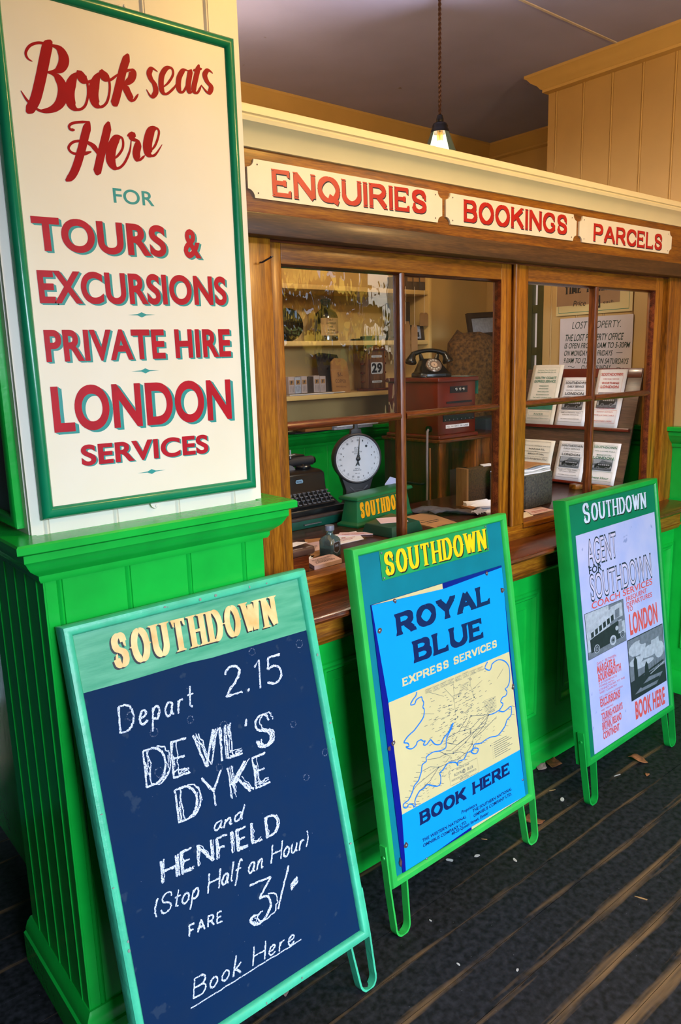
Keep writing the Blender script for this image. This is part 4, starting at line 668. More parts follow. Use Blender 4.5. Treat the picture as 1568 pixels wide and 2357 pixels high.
# ------------------------------------------------------------------ signs
# tall painted sign on the pilaster
sg = thing('painted_sign', 'tall cream painted sign in a green frame reading Book seats Here for tours', 'sign', (-.2, -.112, 1.8))
SS = Surf((0, -.112, 0), (1, 0, 0), (0, 0, 1))
m = MB(); slab(m, SS, -.452, 1.305, .055, 2.303, -.011, 0); sgb = m.build('board', M_SIGN, sg, smooth=False)
m = MB(); rect_frame(m, SS, -.463, 1.294, .066, 2.314, [(0, -.011), (0, -.002), (.004, .006), (.010, .010), (.016, .010), (.022, .006), (.026, 0), (.026, -.003)]); m.build('frame', M_SFRAME, sg)
m = MB()
for st in D['script']:
    pts = crom(st, 6); n = len(pts)
    for i in range(n-1):
        (x0, y0), (x1, y1) = pts[i], pts[i+1]; q = 0
    # broad-edged brush: heavy on the downstrokes, light on the upstrokes
    P = [Vector(p) for p in pts]; big = st[0][0] < -.25 and False; Lf = []; Rt = []
    Ltot = sum((P[i+1]-P[i]).length for i in range(n-1)); base = .0075 if st[0][0] > -.19 and st[0][1] > 2.1 else (.0095 if st[0][1] < 2.06 and Ltot < .16 else .0125 if Ltot < .15 else .016)
    for i in range(n):
        d = (P[min(i+1, n-1)]-P[max(i-1, 0)]).normalized(); dn = max(0, -d.y); t = i/(n-1); en = min(1, .25+6*min(t, 1-t))
        w = (.0050+base*.98*dn**1.1)*en; k = Vector((-d.y, d.x))*w/2; Lf.append(P[i]+k); Rt.append(P[i]-k)
    e_ = .0004+lay()*2
    for i in range(n-1): ea, eb = e_+i*6e-6, e_+(i+1)*6e-6; m.face([SS(*Rt[i], ea), SS(*Rt[i+1], eb), SS(*Lf[i+1], eb), SS(*Lf[i], ea)])
m.build('script_lettering', M_SDRED, sgb, smooth=False)
a_ = D['sg_text'].pop(1); du, dv = a_[3]-a_[1], a_[4]-a_[2]
D['sg_text'] += [('TOURS', a_[1], a_[2], a_[1]+.768*du, a_[2]+.768*dv, a_[5]), ('&', a_[1]+.882*du, a_[2]+.882*dv, a_[3], a_[4], a_[5]*.98)]
for it in D['sg_text']:
    m = MB(); b = {'FOR': .012, 'LONDON': .03}.get(it[0], .032)
    if it[0] == 'FOR': text(m, SS, it, .0004, b); mm = [M_STEAL]
    else:
        k = it[5]
        m.k = 1
        for j in (1, 2, 3): text(m, SS, it, .0002+.00005*j, b, dx=.0018*j*k/.06, dy=-.0011*j*k/.06)
        m.k = 0; text(m, SS, it, .0007, b); mm = [M_SRED, M_STEAL]
    m.build('lettering', mm, sgb, smooth=False)
for a, b in D['sg_diam']:
    m = MB(); c = ((a[0]+b[0])/2, (a[1]+b[1])/2); poly(m, SS, [a, (c[0]-.010, c[1]-.0012), (c[0], c[1]-.0055), (c[0]+.010, c[1]-.0012), b, (c[0]+.010, c[1]+.0012), (c[0], c[1]+.0055), (c[0]-.010, c[1]+.0012)])
    m.build('ornament', M_STEAL, sgb, smooth=False)
for z, x in ((1.286, -.205), (2.318, -.19)):
    m = MB(); S = Surf((0, -.108, 0), (1, 0, 0), (0, 0, 1)); q = -1 if z < 2 else 1
    m.prism([S(x+.014*math.cos(a)*1.0, z+.012*math.sin(a)*q+(.008*-q), 0) for a in [math.pi*k/8 for k in range(9)]], (0, -.002, 0)); m.lathe([(.004, 0), (.003, .002), (0, .0025)], (x, -.110, z-.002*q), 8, Matrix.Rotation(math.radians(90), 3, 'X'))
    m.build('fixing_lug', M_WHITE, sg)
# framed board on the shadowed side of the pilaster
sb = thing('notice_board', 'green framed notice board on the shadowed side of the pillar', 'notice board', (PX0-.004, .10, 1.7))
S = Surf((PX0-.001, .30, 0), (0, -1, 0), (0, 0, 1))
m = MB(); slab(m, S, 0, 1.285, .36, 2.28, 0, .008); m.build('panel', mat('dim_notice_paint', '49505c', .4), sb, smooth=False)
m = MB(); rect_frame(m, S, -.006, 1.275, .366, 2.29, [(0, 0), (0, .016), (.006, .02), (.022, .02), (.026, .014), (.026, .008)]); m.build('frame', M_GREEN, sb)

# three enamel plates on the fascia
SF = Surf((0, -.0265, 0), (1, 0, 0), (0, 0, 1))
for it, q, lab in zip(D['fs_text'], D['fs_plates'], ('cream plate with red letters reading ENQUIRIES on the oak fascia', 'cream plate with red letters reading BOOKINGS on the oak fascia', 'cream plate with red letters reading PARCELS on the oak fascia')):
    x0, x1 = (q[0][0]+q[3][0])/2, (q[1][0]+q[2][0])/2; z0, z1 = 2.003, 2.0935; c = .020
    t = thing('enamel_plate', lab, 'sign', ((x0+x1)/2, -.022, 2.0), 'enamel plates on the fascia')
    x0 -= c*.9; x1 += c*.9
    P = [(x0+c, z0)]+[(x1-c, z0)]+[(x1-c*math.cos(a)*1.0, z0+c*math.sin(a)) for a in [math.pi/2*k/5 for k in range(1, 6)]][0:0]
    def notch(cx, cz, a0): return [(cx+c*math.cos(math.radians(a0-18*k)), cz+c*math.sin(math.radians(a0-18*k))) for k in range(6)]
    P = notch(x0, z0, 90)+notch(x1, z0, 180)+notch(x1, z1, 270)+notch(x0, z1, 360)
    m = MB(); m.prism([SF(u, v, -.006) for u, v in P], (0, -.006, 0)); pt = m.build('plate', M_ENAM, t, smooth=False)
    for dx, dz, e, mm in ((.0022, -.0028, .0003, M_PNAVY), (0, 0, .0007, M_ERED)):
        m = MB(); serif_text(m, SF, it, .20, .155, .022, .045, .14, .04, e, dx, dz); m.build('lettering_shade' if e < .0005 else 'lettering', mm, pt, smooth=False)
    for u in (x0+c*1.5, x1-c*1.5):
        for v in (z0+.012, z1-.012): m = MB(); disc(m, SF, u, v, .0022, .0004, 8); m.build('screw', M_RUST, pt, smooth=False)

# ------------------------------------------------------------------ pavement boards
BQ = {1: (-.468, -.424, -.001, .633, .231, .132, .976), 2: (.311, -.349, .003, .662, .145, .150, .965), 3: (1.268, -.358, .019, .658, .134, .153, .962)}
def aboard(k, label, th, fprof, M_F, M_P, rec):
    x, y, psi, Wd, t, L0, H = BQ[k]; o = V3(x, y, 0); U = V3(math.cos(psi), math.sin(psi), 0); n = V3(-math.sin(psi), math.cos(psi), 0)
    Vv = math.cos(t)*V3(0, 0, 1)+math.sin(t)*n; S = Surf(o+Vv*L0, U, Vv)
    r = thing('pavement_board', label, 'sandwich board', tuple(o), 'pavement boards leaning against the office')
    m = MB(); rect_frame(m, S, 0, 0, Wd, H, [(0, -th), (0, -.005), (.003, 0)]+fprof+[(.024, -rec), (.024, -th)]); m.build('frame', M_F, r)
    m = MB(); slab(m, S, .02, .02, Wd-.02, H-.02, -rec-.008, -rec); pn = m.build('panel', M_P, r, smooth=False)
    # two legs of bent flat strap
    for sgn in (0, 1):
        m = MB(); u0 = -.003 if sgn == 0 else Wd+.003; q = 1 if sgn == 0 else -1; rr = .026
        path = [(u0, .125), (u0, 0), (u0+q*.004, -L0+rr+.012)]+[(u0+q*.004+q*(rr-rr*math.cos(a)), -L0+rr-rr*math.sin(a)+.001) for a in [math.pi*k/10 for k in range(11)]]+[(u0+q*(2*rr+.010), -.03), (u0+q*(2*rr+.012), .001)]
        P = [Vector(p) for p in path]; rs = []
        for i, p in enumerate(P):
            d = (P[min(i+1, len(P)-1)]-P[max(i-1, 0)]).normalized(); nn_ = Vector((-d.y, d.x))*.0028
            rs.append([S(*(p+nn_), -.006), S(*(p-nn_), -.006), S(*(p-nn_), -.030), S(*(p+nn_), -.030)])
        m.rings(rs, True, True)
        m.lathe([(.006, 0), (.005, .003), (0, .0035)], S(u0-q*.0025, .09, -.018), 8, Matrix.Rotation(math.radians(-90*q), 3, 'Y')); m.build('leg', M_F, r, ang=50)
    return r, S.shift(-rec), Wd, pn
HALF = [(.004, .0035), (.008, .005), (.013, .005), (.018, .0035), (.021, 0), (.023, -.004)]
FLAT = [(.006, .001), (.018, .001), (.022, -.003)]
def chip_marks(S, Wd, H, r, mm, seed, n):
    q = random.Random(seed); m = MB()
    for k in range(n):
        if q.random() < .5: u, v = q.choice((.012, Wd-.014))+q.uniform(-.004, .006), q.uniform(.05, H-.05)
        else: u, v = q.uniform(.05, Wd-.05), q.choice((.012, H-.014))+q.uniform(-.004, .004)
        disc(m, S, u, v, q.uniform(.0012, .0042), .0162, 7, q.uniform(.0012, .004))
    m.build('paint_chip', mm, r, smooth=False)
# board 1: chalk
b1, S1, Wd, p1 = aboard(1, 'teal framed chalkboard with DEVIL\'S DYKE and fare 3/- in chalk', .034, HALF, M_TEALF, M_SLATE, .010)
m = MB(); poly(m, S1, [(.022, D['b1_head'][0][1]), (.14, .8265), (.27, .826), (.33, .8215), (Wd-.022, .818), (Wd-.022, .954), (.022, .954)], .0003); hb1 = m.build('header_band', M_TEALH, b1, smooth=False)
it = D['b1_text'][0]; m = MB()
serif_text(m, S1, it, .19, .085, .075, .05, .09, .06, .0005, -.0040, -.0028); m.build('lettering_shade', M_INK, hb1, smooth=False)
m = MB(); serif_text(m, S1, it, .19, .085, .075, .05, .09, .06, .0009); m.build('lettering', M_GOLD, hb1, smooth=False)
CH = {'Depart': (.0034, .16, 0, .10), '2.15': (.0044, .2, .0, .06), "DEVIL'S": (.0040, .16, .16, .04), 'DYKE': (.0040, .2, .16, .04), 'and': (.003, .12, 0, .3), 'HENFIELD': (.0038, .2, .11, .06), '(Stop Half an Hour)': (.0030, .10, 0, .25), 'FARE': (.003, .25, 0, .1), '3': (.004, .1, .22, .12), 'Book Here': (.0030, .2, 0, .22)}
for i, it in enumerate(D['b1_text'][1:]):
    if it[0] not in CH: continue
    w, gp, bo, sh = CH[it[0]]; m = MB(); it = list(it)
    if it[0] == '(Stop Half an Hour)': it[1] += .0; it[5] = .040
    chalk_text(m, S1, it, w, gp, bo, sh, 3, 11+i); m.build('chalk_writing', M_CHALK, p1, smooth=False)
m = MB(); q = random.Random(5)
for k in range(3): ribbon(m, S1, [(a[0]+q.gauss(0, .0008), a[1]) for a in dense(D['b1_slash'], 8)], .0030, .0004+.0001*k)
for k in range(4): ribbon(m, S1, [(a[0], a[1]-.008+.004*k+q.gauss(0, .0008)) for a in dense(D['b1_dash'], 6)], .003, .0004+.0001*k)
ribbon(m, S1, [(a[0], a[1]+q.gauss(0, .0005)) for a in dense(D['b1_ul'], 24)], .0028, .0004); m.build('chalk_writing', M_CHALK, p1, smooth=False)
m = MB()
for u, v, r_ in ((.115, .752, .009), (.44, .806, .0085), (.58, .79, .010), (.155, .612, .010), (.187, .616, .009), (.33, .66, .009), (.25, .70, .008), (.16, .70, .009), (.52, .60, .008), (.60, .50, .009), (.53, .46, .008), (.30, .57, .008)):
    ribbon(m, S1, [(u+r_*math.cos(a), v+r_*math.sin(a)) for a in [2*math.pi*k/14 for k in range(15)]], .0022, .0002)
for k in range(70):
    disc(m, S1, q.uniform(.05, .59), q.uniform(.05, .8), q.uniform(.0005, .0013), .0002, 6)
m.build('smudge', M_CHALKF, p1, smooth=False)
x, y, psi, Wd_, t, L0, H_ = BQ[1]
chip_marks(S1, .633, .976, b1, mat('bare_grey_wood', '8d938a', .8, .2, 60), 3, 22)

# board 2: route map enamel
b2, S2, Wd, p2 = aboard(2, 'bright green framed board with sky blue ROYAL BLUE express services route map', .036, FLAT, M_BFRAME, M_BPANEL, .010)
m = MB(); slab(m, S2, .1035, .8575, .5675, .9438, 0, .0025); npl = m.build('name_plate', M_PLATE, b2, bevel=.0008, smooth=False)
Sp = S2.shift(.0025)
for dx, dy, e, mm in ((.0038, -.0038, .0003, M_INK), (0, 0, .0008, M_YEL)):
    m = MB(); serif_text(m, Sp, D['b2_text'][0], .19, .085, .055, .05, .10, .06, e, dx, dy); m.build('lettering_shade' if e < .0005 else 'lettering', mm, npl, smooth=False)
sh = MB(); slab(sh, S2, .049, .025, .6190, .801, 0, .003); ps = sh.build('enamel_sheet', M_NAVY, b2, smooth=False)
S3 = S2.shift(.003)
m = MB()
zb0, zb1 = .5170, .187   # the cream map zone lies between these heights
m.k = 0; poly(m, S3, [(.0515, .7995), (.345, .7838), (.6185, .7945), (.6185, .733), (.6115, zb0), (.0705, zb0)], .0003)
m.k = 1; poly(m, S3, [(.0515, .8005), (.3375, .8005), (.3375, .7842)], .0003); poly(m, S3, [(.0705, zb0), (.6115, zb0), (.6150, zb1-.002), (.0715, zb1+.002)], .0003)
m.k = 0; poly(m, S3, [(.0715, zb1+.002), (.6150, zb1-.002), (.6185, .026), (.0605, .026)], .0003)
m.k = 1; poly(m, S3, [(.3467, .034), (.600, .0265), (.3467, .0255)], .0005); m.k = 2; poly(m, S3, [(.17, .0255), (.3467, .034), (.3467, .0255)], .0005)
m.build('poster_ground', [M_SKYB, M_POSTC, M_NAVY], ps, smooth=False)
for it in D['b2_text'][1:]:
    m = MB(); mm = M_NAVYT; big = it[5] > .02
    if it[0] in ('ROYAL', 'BLUE'): serif_text(m, S3, it, .30, .20, .06, .14, .12, 0, .0006)
    elif it[0] == 'BOOK HERE': serif_text(m, S3, it, .30, .19, .05, .13, .09, 0, .0006, shear=.06)
    elif it[0] == 'EXPRESS SERVICES': serif_text(m, S3, it, .26, .17, .05, .12, .13, 0, .0006, shear=.06); mm = M_POSTC
    else:
        small = it[0] in ('ROUTE MAP', 'ROYAL      BLUE', 'ASSOCIATED MOTORWAYS', 'SERVICES', 'LONDON')
        text(m, S3, it, .0006, 0 if small else .028, shear=0 if small else .12); mm = M_MAPK if small else M_NAVYT
    m.build('lettering', mm, ps, smooth=False)
m = MB()
for c in D['coast']: ribbon(m, S3, crom(c, 3), .0028, .0010)
m.build('map_coast', M_MAPB, ps, smooth=False)
m = MB()
for i, c in enumerate(D['routes']): ribbon(m, S3, c, .0011 if i < 18 else .0006, .0007)
for u, v in D['dots']: disc(m, S3, u, v, .0026, .0009, 10)
for q in D['mapnote']:
    ribbon(m, S3, q+[q[0]], .0005, .0007); (u0, v0), (u1, v1) = q[3], q[1]; k = 3 if v1-v0 < .02 else 7
    for j in range(k): ribbon(m, S3, [(u0+.003, v0+(v1-v0)*(j+.6)/(k+.2)), (u1-.003-.004*(j % 2), v0+(v1-v0)*(j+.6)/(k+.2))], .0009, .0007)
for j in range(8): 
    v = .253-.0068*j; ribbon(m, S3, [(.478, v), (.484, v)], .0006, .0007); ribbon(m, S3, [(.488, v), (.555+.012*(j % 3), v)], .0014, .0007)
disc(m, S3, .474, .249, .002, .0008, 8)
q = random.Random(12)
for k in range(230):
    u = q.gauss(.345, .075); v = q.gauss(.40, .05)
    if .19 < u < .52 and .30 < v < .50: w = q.uniform(.006, .015); ribbon(m, S3, [(u, v), (u+w, v+.0003)], .0011, .0006)
for k in range(150):
    t_ = q.random(); u = .13+.36*t_+q.gauss(0, .02); v = .215+.11*t_+q.gauss(0, .02)
    if v > .195: w = q.uniform(.004, .011); ribbon(m, S3, [(u, v), (u+w, v)], .0008, .0006)
c = D['coast'][1]
for i in range(2, len(c)-4):
    u, v = c[i]; sgn = -1 if i < 18 else 1; ribbon(m, S3, [(u+sgn*.004, v), (u+sgn*q.uniform(.014, .022), v+sgn*-.006)], .0008, .0006)
a = D['b2_mapbox']; ribbon(m, S3, a+[a[0]], .0006, .0007)
ribbon(m, S3, arc(*D['b2_g'][0], .0052, .006, 0, 360, 18), .0013, .0008); ribbon(m, S3, arc(*D['b2_g'][0], .0026, .0034, 30, 300, 12), .001, .0008)
ribbon(m, S3, D['b2_rule'], .0007, .0007)
m.build('map_routes', M_MAPK, ps, smooth=False)
m = MB(); q = random.Random(4)
for i, (u, v) in enumerate(D['screws2']):
    if i < 7:
        r_ = .0085 if i not in (1, 0) else .007; poly(m, S3, [(u+r_*q.uniform(.7, 1.15)*math.cos(a), v+r_*q.uniform(.7, 1.2)*math.sin(a)) for a in [2*math.pi*k/9 for k in range(9)]], .0010)
for u, v, w, h_ in ((.045, .06, .010, .03), (.053, .39, .012, .014), (.606, .722, .012, .02)): poly(m, S3, [(u+w*.5*math.cos(a)*q.uniform(.6, 1.2), v+h_*.5*math.sin(a)*q.uniform(.7, 1.1)) for a in [2*math.pi*k/10 for k in range(10)]], .0011)
m.build('chipped_enamel', M_RUST, ps, smooth=False)
for u, v in D['screws2']: m = MB(); m.lathe([(.0038, 0), (.0034, .0018), (.0018, .0028), (0, .003)], S3(u, v, .0012), 10, Matrix((S3.U, S3.V, S3.N)).transposed()); m.build('screw', M_STEEL, ps)
for u, v in ((.110, .935), (.560, .937), (.560, .865), (.110, .864)): m = MB(); m.lathe([(.0034, 0), (.003, .0016), (0, .0026)], S2(u, v, .0028), 10, Matrix((S3.U, S3.V, S3.N)).transposed()); m.build('screw', M_STEEL, npl)

# board 3: coach services poster
b3, S4, Wd, p3 = aboard(3, 'green framed board with lavender AGENT FOR SOUTHDOWN coach services poster', .050, FLAT, M_BFRAME3, M_BPANEL3, .006)
MW = mat('pale_blue_white_paint', 'c2cce6', .45, .12, 24)
for dx, dy, e, mm in ((.0042, -.0050, .0003, M_INK), (0, 0, .0008, MW)):
    for it in D['b3_text'][:2]:
        it = list(it)
        it[5] *= .93
        if it[0] == 'S': it[3] += .004
        m = MB(); serif_text(m, S4, it, .185, .085, .06, .05, .10, .06, e, dx, dy); m.build('lettering_shade' if e < .0005 else 'lettering', mm, p3, smooth=False)
m = MB(); slab(m, S4, .0535, .027, .621, .8295, 0, .0012); po = m.build('poster', M_LAV, b3, smooth=False)
S5 = S4.shift(.0012)
for it in D['b3_text'][2:]:
    m = MB()
    if it[0] in ('AGENT', 'SOUTHDOWN'):
        m.k = 1; text(m, S5, it, .0003, .030, pad=.0025, dy=-.0018, hs=1.035); m.k = 0; text(m, S5, it, .0006, -.004); mm = [mat('pale_lilac_print', 'bcb4d4', .6, .05, 20), M_PNAVY]
    elif it[0] == 'FOR': text(m, S5, it, .0004, .02); mm = [M_PNAVY]
    elif it[5] > .015 and it[0] not in ('FREQUENT', 'DEPARTURES', 'TO', 'COACH SERVICES'): text(m, S5, it, .0004, .035); mm = [M_PRED]
    else: text(m, S5, it, .0004, .012 if it[5] > .012 else 0); mm = [M_PRED]
    m.build('lettering', mm, po, smooth=False)
def photo(parent, S, q, kind):
    def B(x, y): return tuple((1-x)*(1-y)*q[3][i]+x*(1-y)*q[2][i]+x*y*q[1][i]+(1-x)*y*q[0][i] for i in (0, 1))
    m = MB()
    def P(k, pts, e): m.k = k; poly(m, S, [B(*p) for p in pts], e)
    def C(k, cx, cy, rx, ry, e, n=14): P(k, [(cx+rx*math.cos(2*math.pi*i/n), cy+ry*math.sin(2*math.pi*i/n)) for i in range(n)], e)
    E0 = .0003; P(2, [(0, 0), (1, 0), (1, 1), (0, 1)], E0)
    if kind == 'bus':
        P(0, [(.01, .01), (.99, .01), (.99, .99), (.01, .99)], .0005); P(1, [(.6, .5), (.99, .5), (.99, .99), (.6, .99)], .0007); P(1, [(.01, .01), (.99, .01), (.99, .2), (.01, .16)], .0007)
        P(0, [(.65, .62), (.95, .62), (.95, .93), (.65, .93)], .0008)
        P(2, [(.08, .12), (.9, .14), (.92, .42), (.80, .55), (.08, .42)], .0009); P(0, [(.06, .40), (.74, .62), (.90, .62), (.90, .88), (.78, .88), (.05, .60)], .0010)
        P(0, [(.03, .58), (.80, .86), (.93, .90), (.93, .95), (.74, .94), (.03, .64)], .0012)
        for i in range(6): x = .11+i*.105; P(2, [(x, .43+.032*i), (x+.07, .452+.032*i), (x+.07, .565+.036*i), (x, .545+.036*i)], .0013)
        P(1, [(.74, .62), (.86, .64), (.87, .84), (.75, .82)], .0013); P(0, [(.80, .25), (.90, .25), (.91, .56), (.82, .56)], .0014)
        for i in range(4): P(2, [(.815+i*.022, .28), (.825+i*.022, .28), (.83+i*.022, .53), (.82+i*.022, .53)], .0016)
        for cx, cy, r in ((.22, .16, .07), (.64, .17, .085), (.90, .20, .06)): C(0, cx, cy, r, r*1.35, .0016); C(2, cx, cy, r*.82, r*1.12, .0018); C(1, cx, cy, r*.6, r*.85, .0020); C(2, cx, cy, r*.2, r*.3, .0022)
        C(0, .76, .40, .04, .055, .002); C(0, .93, .40, .03, .045, .002)
    elif kind == 'river':
        P(1, [(.015, .3), (.985, .3), (.985, .985), (.015, .985)], .0005)
        for cx, cy, rx, ry, k in ((.25, .8, .28, .12, 0), (.7, .9, .3, .09, 2), (.6, .66, .3, .1, 0), (.2, .6, .2, .07, 0), (.85, .6, .15, .14, 0), (.45, .88, .14, .06, 1), (.75, .75, .12, .2, 0), (.4, .5, .3, .05, 0)):
            C(k if k < 2 else 1, cx, cy, rx*.95 if cx+rx < .99 and cx-rx > .01 else min(cx, 1-cx)*.95, ry, .0007+.00002*cx)
        P(2, [(.015, .015), (.985, .015), (.985, .31), (.015, .31)], .0009); P(1, [(.1, .08), (.7, .05), (.9, .2), (.5, .24)], .0011); P(2, [(.3, .12), (.8, .1), (.8, .16), (.2, .18)], .0013)
        P(2, [(.12, .30), (.22, .30), (.215, .62), (.17, .70), (.125, .62)], .0011); P(2, [(.40, .3), (.52, .3), (.50, .46), (.46, .52), (.42, .46)], .0011); P(2, [(.22, .33), (.95, .40), (.95, .37), (.22, .30)], .0012); P(0, [(.55, .28), (.98, .36), (.98, .345), (.55, .265)], .0014)
        for i in range(5): P(2, [(.6+i*.07, .33), (.612+i*.07, .33), (.608+i*.07, .45+.02*(i % 2))], .0012)
    elif kind == 'coach':
        P(0, [(.02, .02), (.98, .02), (.98, .98), (.02, .98)], .0005); P(1, [(.02, .55), (.3, .6), (.45, .9), (.98, .75), (.98, .4), (.02, .4)], .0006); P(1, [(.02, .02), (.98, .02), (.98, .22), (.02, .18)], .0006)
        P(2, [(.12, .18), (.84, .22), (.92, .34), (.92, .60), (.25, .62), (.12, .42)], .0008)
        for i in range(6): P(0, [(.30+i*.1, .44), (.375+i*.1, .44), (.375+i*.1, .56), (.30+i*.1, .56)], .001)
        for cx in (.30, .74): C(0, cx, .2, .08, .11, .0010); C(2, cx, .2, .06, .085, .0012); C(1, cx, .2, .03, .045, .0014)
    return m.build('photograph', [M_GREY1, M_GREY2, M_GREY3], parent, smooth=False)
photo(po, S5, D['b3_bus'], 'bus'); photo(po, S5, D['b3_river'], 'river')

# ------------------------------------------------------------------ pendant lamp
LX, LY = 1.352, .45
pl = thing('pendant_lamp', 'small lit pendant lamp with enamel shade on a twisted brown cord', 'lamp', (LX, LY, 2.4))
m = MB()
for ph in (0, math.pi): m.tube([(LX+.0032*math.cos(z*190+ph), LY+.0032*math.sin(z*190+ph), z) for z in [2.49+.44*i/150 for i in range(151)]], .0034, 6)
m.build('cord', mat('brown_braided_cord', '4a2a18', .8, .2, 60), pl)
m = MB(); m.lathe([(.004, 2.512), (.010, 2.508), (.014, 2.495), (.014, 2.485), (.026, 2.478), (.030, 2.470), (.030, 2.462), (.034, 2.456), (.036, 2.446)], (LX, LY, 0), 20); m.build('lamp_holder', M_BAKE, pl)
# conical shade, cut away at the front so that the bulb shows
m = MB(); a0 = math.radians(-142+36); a1 = math.radians(-142+324); N = 26
for (r0, z0, r1, z1, k, d) in ((.034, 2.450, .078, 2.335, 0, 0), (.031, 2.450, .075, 2.335, 1, 0)):
    m.k = k; ra = [[(LX+r*math.cos(a0+(a1-a0)*i/N), LY+r*math.sin(a0+(a1-a0)*i/N), z) for i in range(N+1)] for r, z in ((r0, z0), (r1, z1))]; m.rings(ra, False, False)
m.k = 0
for a in (a0, a1): m.face([(LX+r*math.cos(a), LY+r*math.sin(a), z) for r, z in ((.031, 2.45), (.034, 2.45), (.078, 2.335), (.075, 2.335))])
m.build('lamp_shade', [mat('grey_green_enamel', '566a60', .35, .1, 20), mat('white_enamel', 'f2eee2', .4, .03, 20)], pl)
m = MB(); m.lathe([(.010, 2.446), (.012, 2.436), (.012, 2.420), (.010, 2.416)], (LX, LY, 0), 16); m.build('bulb_cap', mat('brass', 'b08a4a', .3, .1, 20, metal=.8), pl)
m = MB(); m.lathe([(.010, 2.417), (.015, 2.408), (.023, 2.392), (.026, 2.374), (.022, 2.358), (.012, 2.350), (0, 2.348)], (LX, LY, 0), 18); m.build('bulb', emit('glowing_glass', (1.0, .86, .66), 7), pl)
light('pendant_glow', 'POINT', (LX-.03, LY-.04, 2.33), 20, (1.0, .84, .62), .03)

# ------------------------------------------------------------------ counter inside the windows
DZ = .985
ct = thing('counter', 'dark polished wooden counter running behind the windows', 'counter', (1.25, .3, 0))
m = MB(); m.box((.095, .052, DZ-.03), (2.37, .60, DZ)); m.build('worktop', M_DESK, ct, bevel=.004)
m = MB(); m.box((.10, .07, .001), (2.37, .56, DZ-.03)); m.build('carcass', M_MAHOG, ct, smooth=False)

def paper_thing(name, label, cat, pts, z0, h, mm, group=None, prints=None, pm=None, edge=None, lift=None):
    """a sheet or sheaf lying flat: outline pts, thickness h"""
    c = V3(sum(p[0] for p in pts)/len(pts), sum(p[1] for p in pts)/len(pts), z0); t = thing(name, label, cat, tuple(c), group)
    m = MB(); m.prism([(x, y, z0) for x, y in pts], (0, 0, h)); m.build('sheets', mm, t, smooth=False)
    if prints:
        S = Surf((pts[0][0], pts[0][1], z0+h), V3(pts[1][0]-pts[0][0], pts[1][1]-pts[0][1], 0), V3(pts[3][0]-pts[0][0], pts[3][1]-pts[0][1], 0)); m = MB()
        for it in prints: text(m, S, it, .0006, .02)
        m.build('print', pm or M_PNAVY, t, smooth=False)
    return t
def quad(cx, cy, w, d, a): 
    c, s = math.cos(a), math.sin(a); return [(cx+x*c-y*s, cy+x*s+y*c) for x, y in ((-w/2, -d/2), (w/2, -d/2), (w/2, d/2), (-w/2, d/2))]

# little desk drawer box at the left, with a roll of paper lying on it
bx = thing('drawer_box', 'brown wooden box with rounded lid at left end of the counter', 'box', (.29, .12, DZ))
m = MB(); m.box((.20, .062, DZ), (.355, .22, 1.035)); m.build('body', M_MAHOG, bx, bevel=.002)
m = MB(); m.box((.195, .056, 1.0352), (.378, .235, 1.062)); m.build('lid', mat('worn_brown_lid', '54382e', .35, .2, 20), bx, bevel=.011, seg=4)
m = MB(); m.box((.354, .085, .995), (.357, .10, 1.012)); m.build('label_holder', M_STEEL, bx, smooth=False)
rl = thing('paper_roll', 'loose roll of white paper on the wooden box', 'paper', (.30, .17, 1.063)); m = MB()
sp = []; 
for i in range(70):
    a = i/69*2*math.pi*3.2; r_ = .013+.0165*i/69; sp.append((r_*math.cos(a), r_*math.sin(a)))
A = Matrix.Rotation(math.radians(20), 3, 'Z')
def rollpt(p, y): v = A @ V3(p[0], y, 0); return V3(.285+v.x, .195+v.y, 1.063+.0305+p[1])
m.rings([[rollpt(p, -.075) for p in sp], [rollpt(p, .14) for p in sp]], False, False); m.build('rolled_sheet', M_PAPER, rl)
m = MB(); g = [[(.235+.12*i/6, .075+.06*j/2-.012*i/6, 1.0635+.010*(i/6)**2*(1-j/2)+.001) for i in range(7)] for j in range(3)]
m.rings(g, False, False); one(m, 'loose_sheet', M_PAPER, 'curling white sheet at the front of the wooden box lid', 'paper')
# ink bottle
ib = thing('ink_bottle', 'square teal glass ink bottle with grey cap and shield label', 'bottle', (.515, .16, DZ))
def rsq(h, r, z, c=(.515, .16), a=.25, n=6):
    out = []
    for q in range(4):
        for i in range(n):
            t = math.pi/2*(q+i/(n-1)); cx = (h-r)*(1 if q in (0, 3) else -1); cy = (h-r)*(1 if q < 2 else -1); x, y = cx+r*math.cos(t), cy+r*math.sin(t)
            out.append((c[0]+x*math.cos(a)-y*math.sin(a), c[1]+x*math.sin(a)+y*math.cos(a), z))
    return out
m = MB(); m.rings([rsq(h, r, DZ+z) for h, r, z in ((.024, .008, .0005), (.0265, .008, .004), (.0265, .008, .052), (.024, .012, .060), (.018, .0175, .066), (.0115, .0112, .070), (.010, .0099, .076), (.012, .0119, .080), (.012, .0119, .083))])
gm = bpy.data.materials.new('teal_glass'); gm.use_nodes = True; b = gm.node_tree.nodes['Principled BSDF']; b.inputs['Base Color'].default_value = (.42, .66, .68, 1); b.inputs['Transmission Weight'].default_value = .9; b.inputs['Roughness'].default_value = .06; b.inputs['IOR'].default_value = 1.35
m.build('body', gm, ib)
m = MB(); m.rings([rsq(h, .006, DZ+z) for h, z in ((.022, .005), (.0235, .007), (.0235, .026), (.022, .027))]); m.build('ink', mat('blue_black_ink', '0a1c26', .3), ib)
m = MB(); m.lathe([(.013, .083), (.0155, .085), (.0155, .097), (.0145, .100), (0, .100)], (.515, .16, DZ), 22); m.build('cap', mat('grey_bakelite', '74788a', .4, .1, 40), ib)
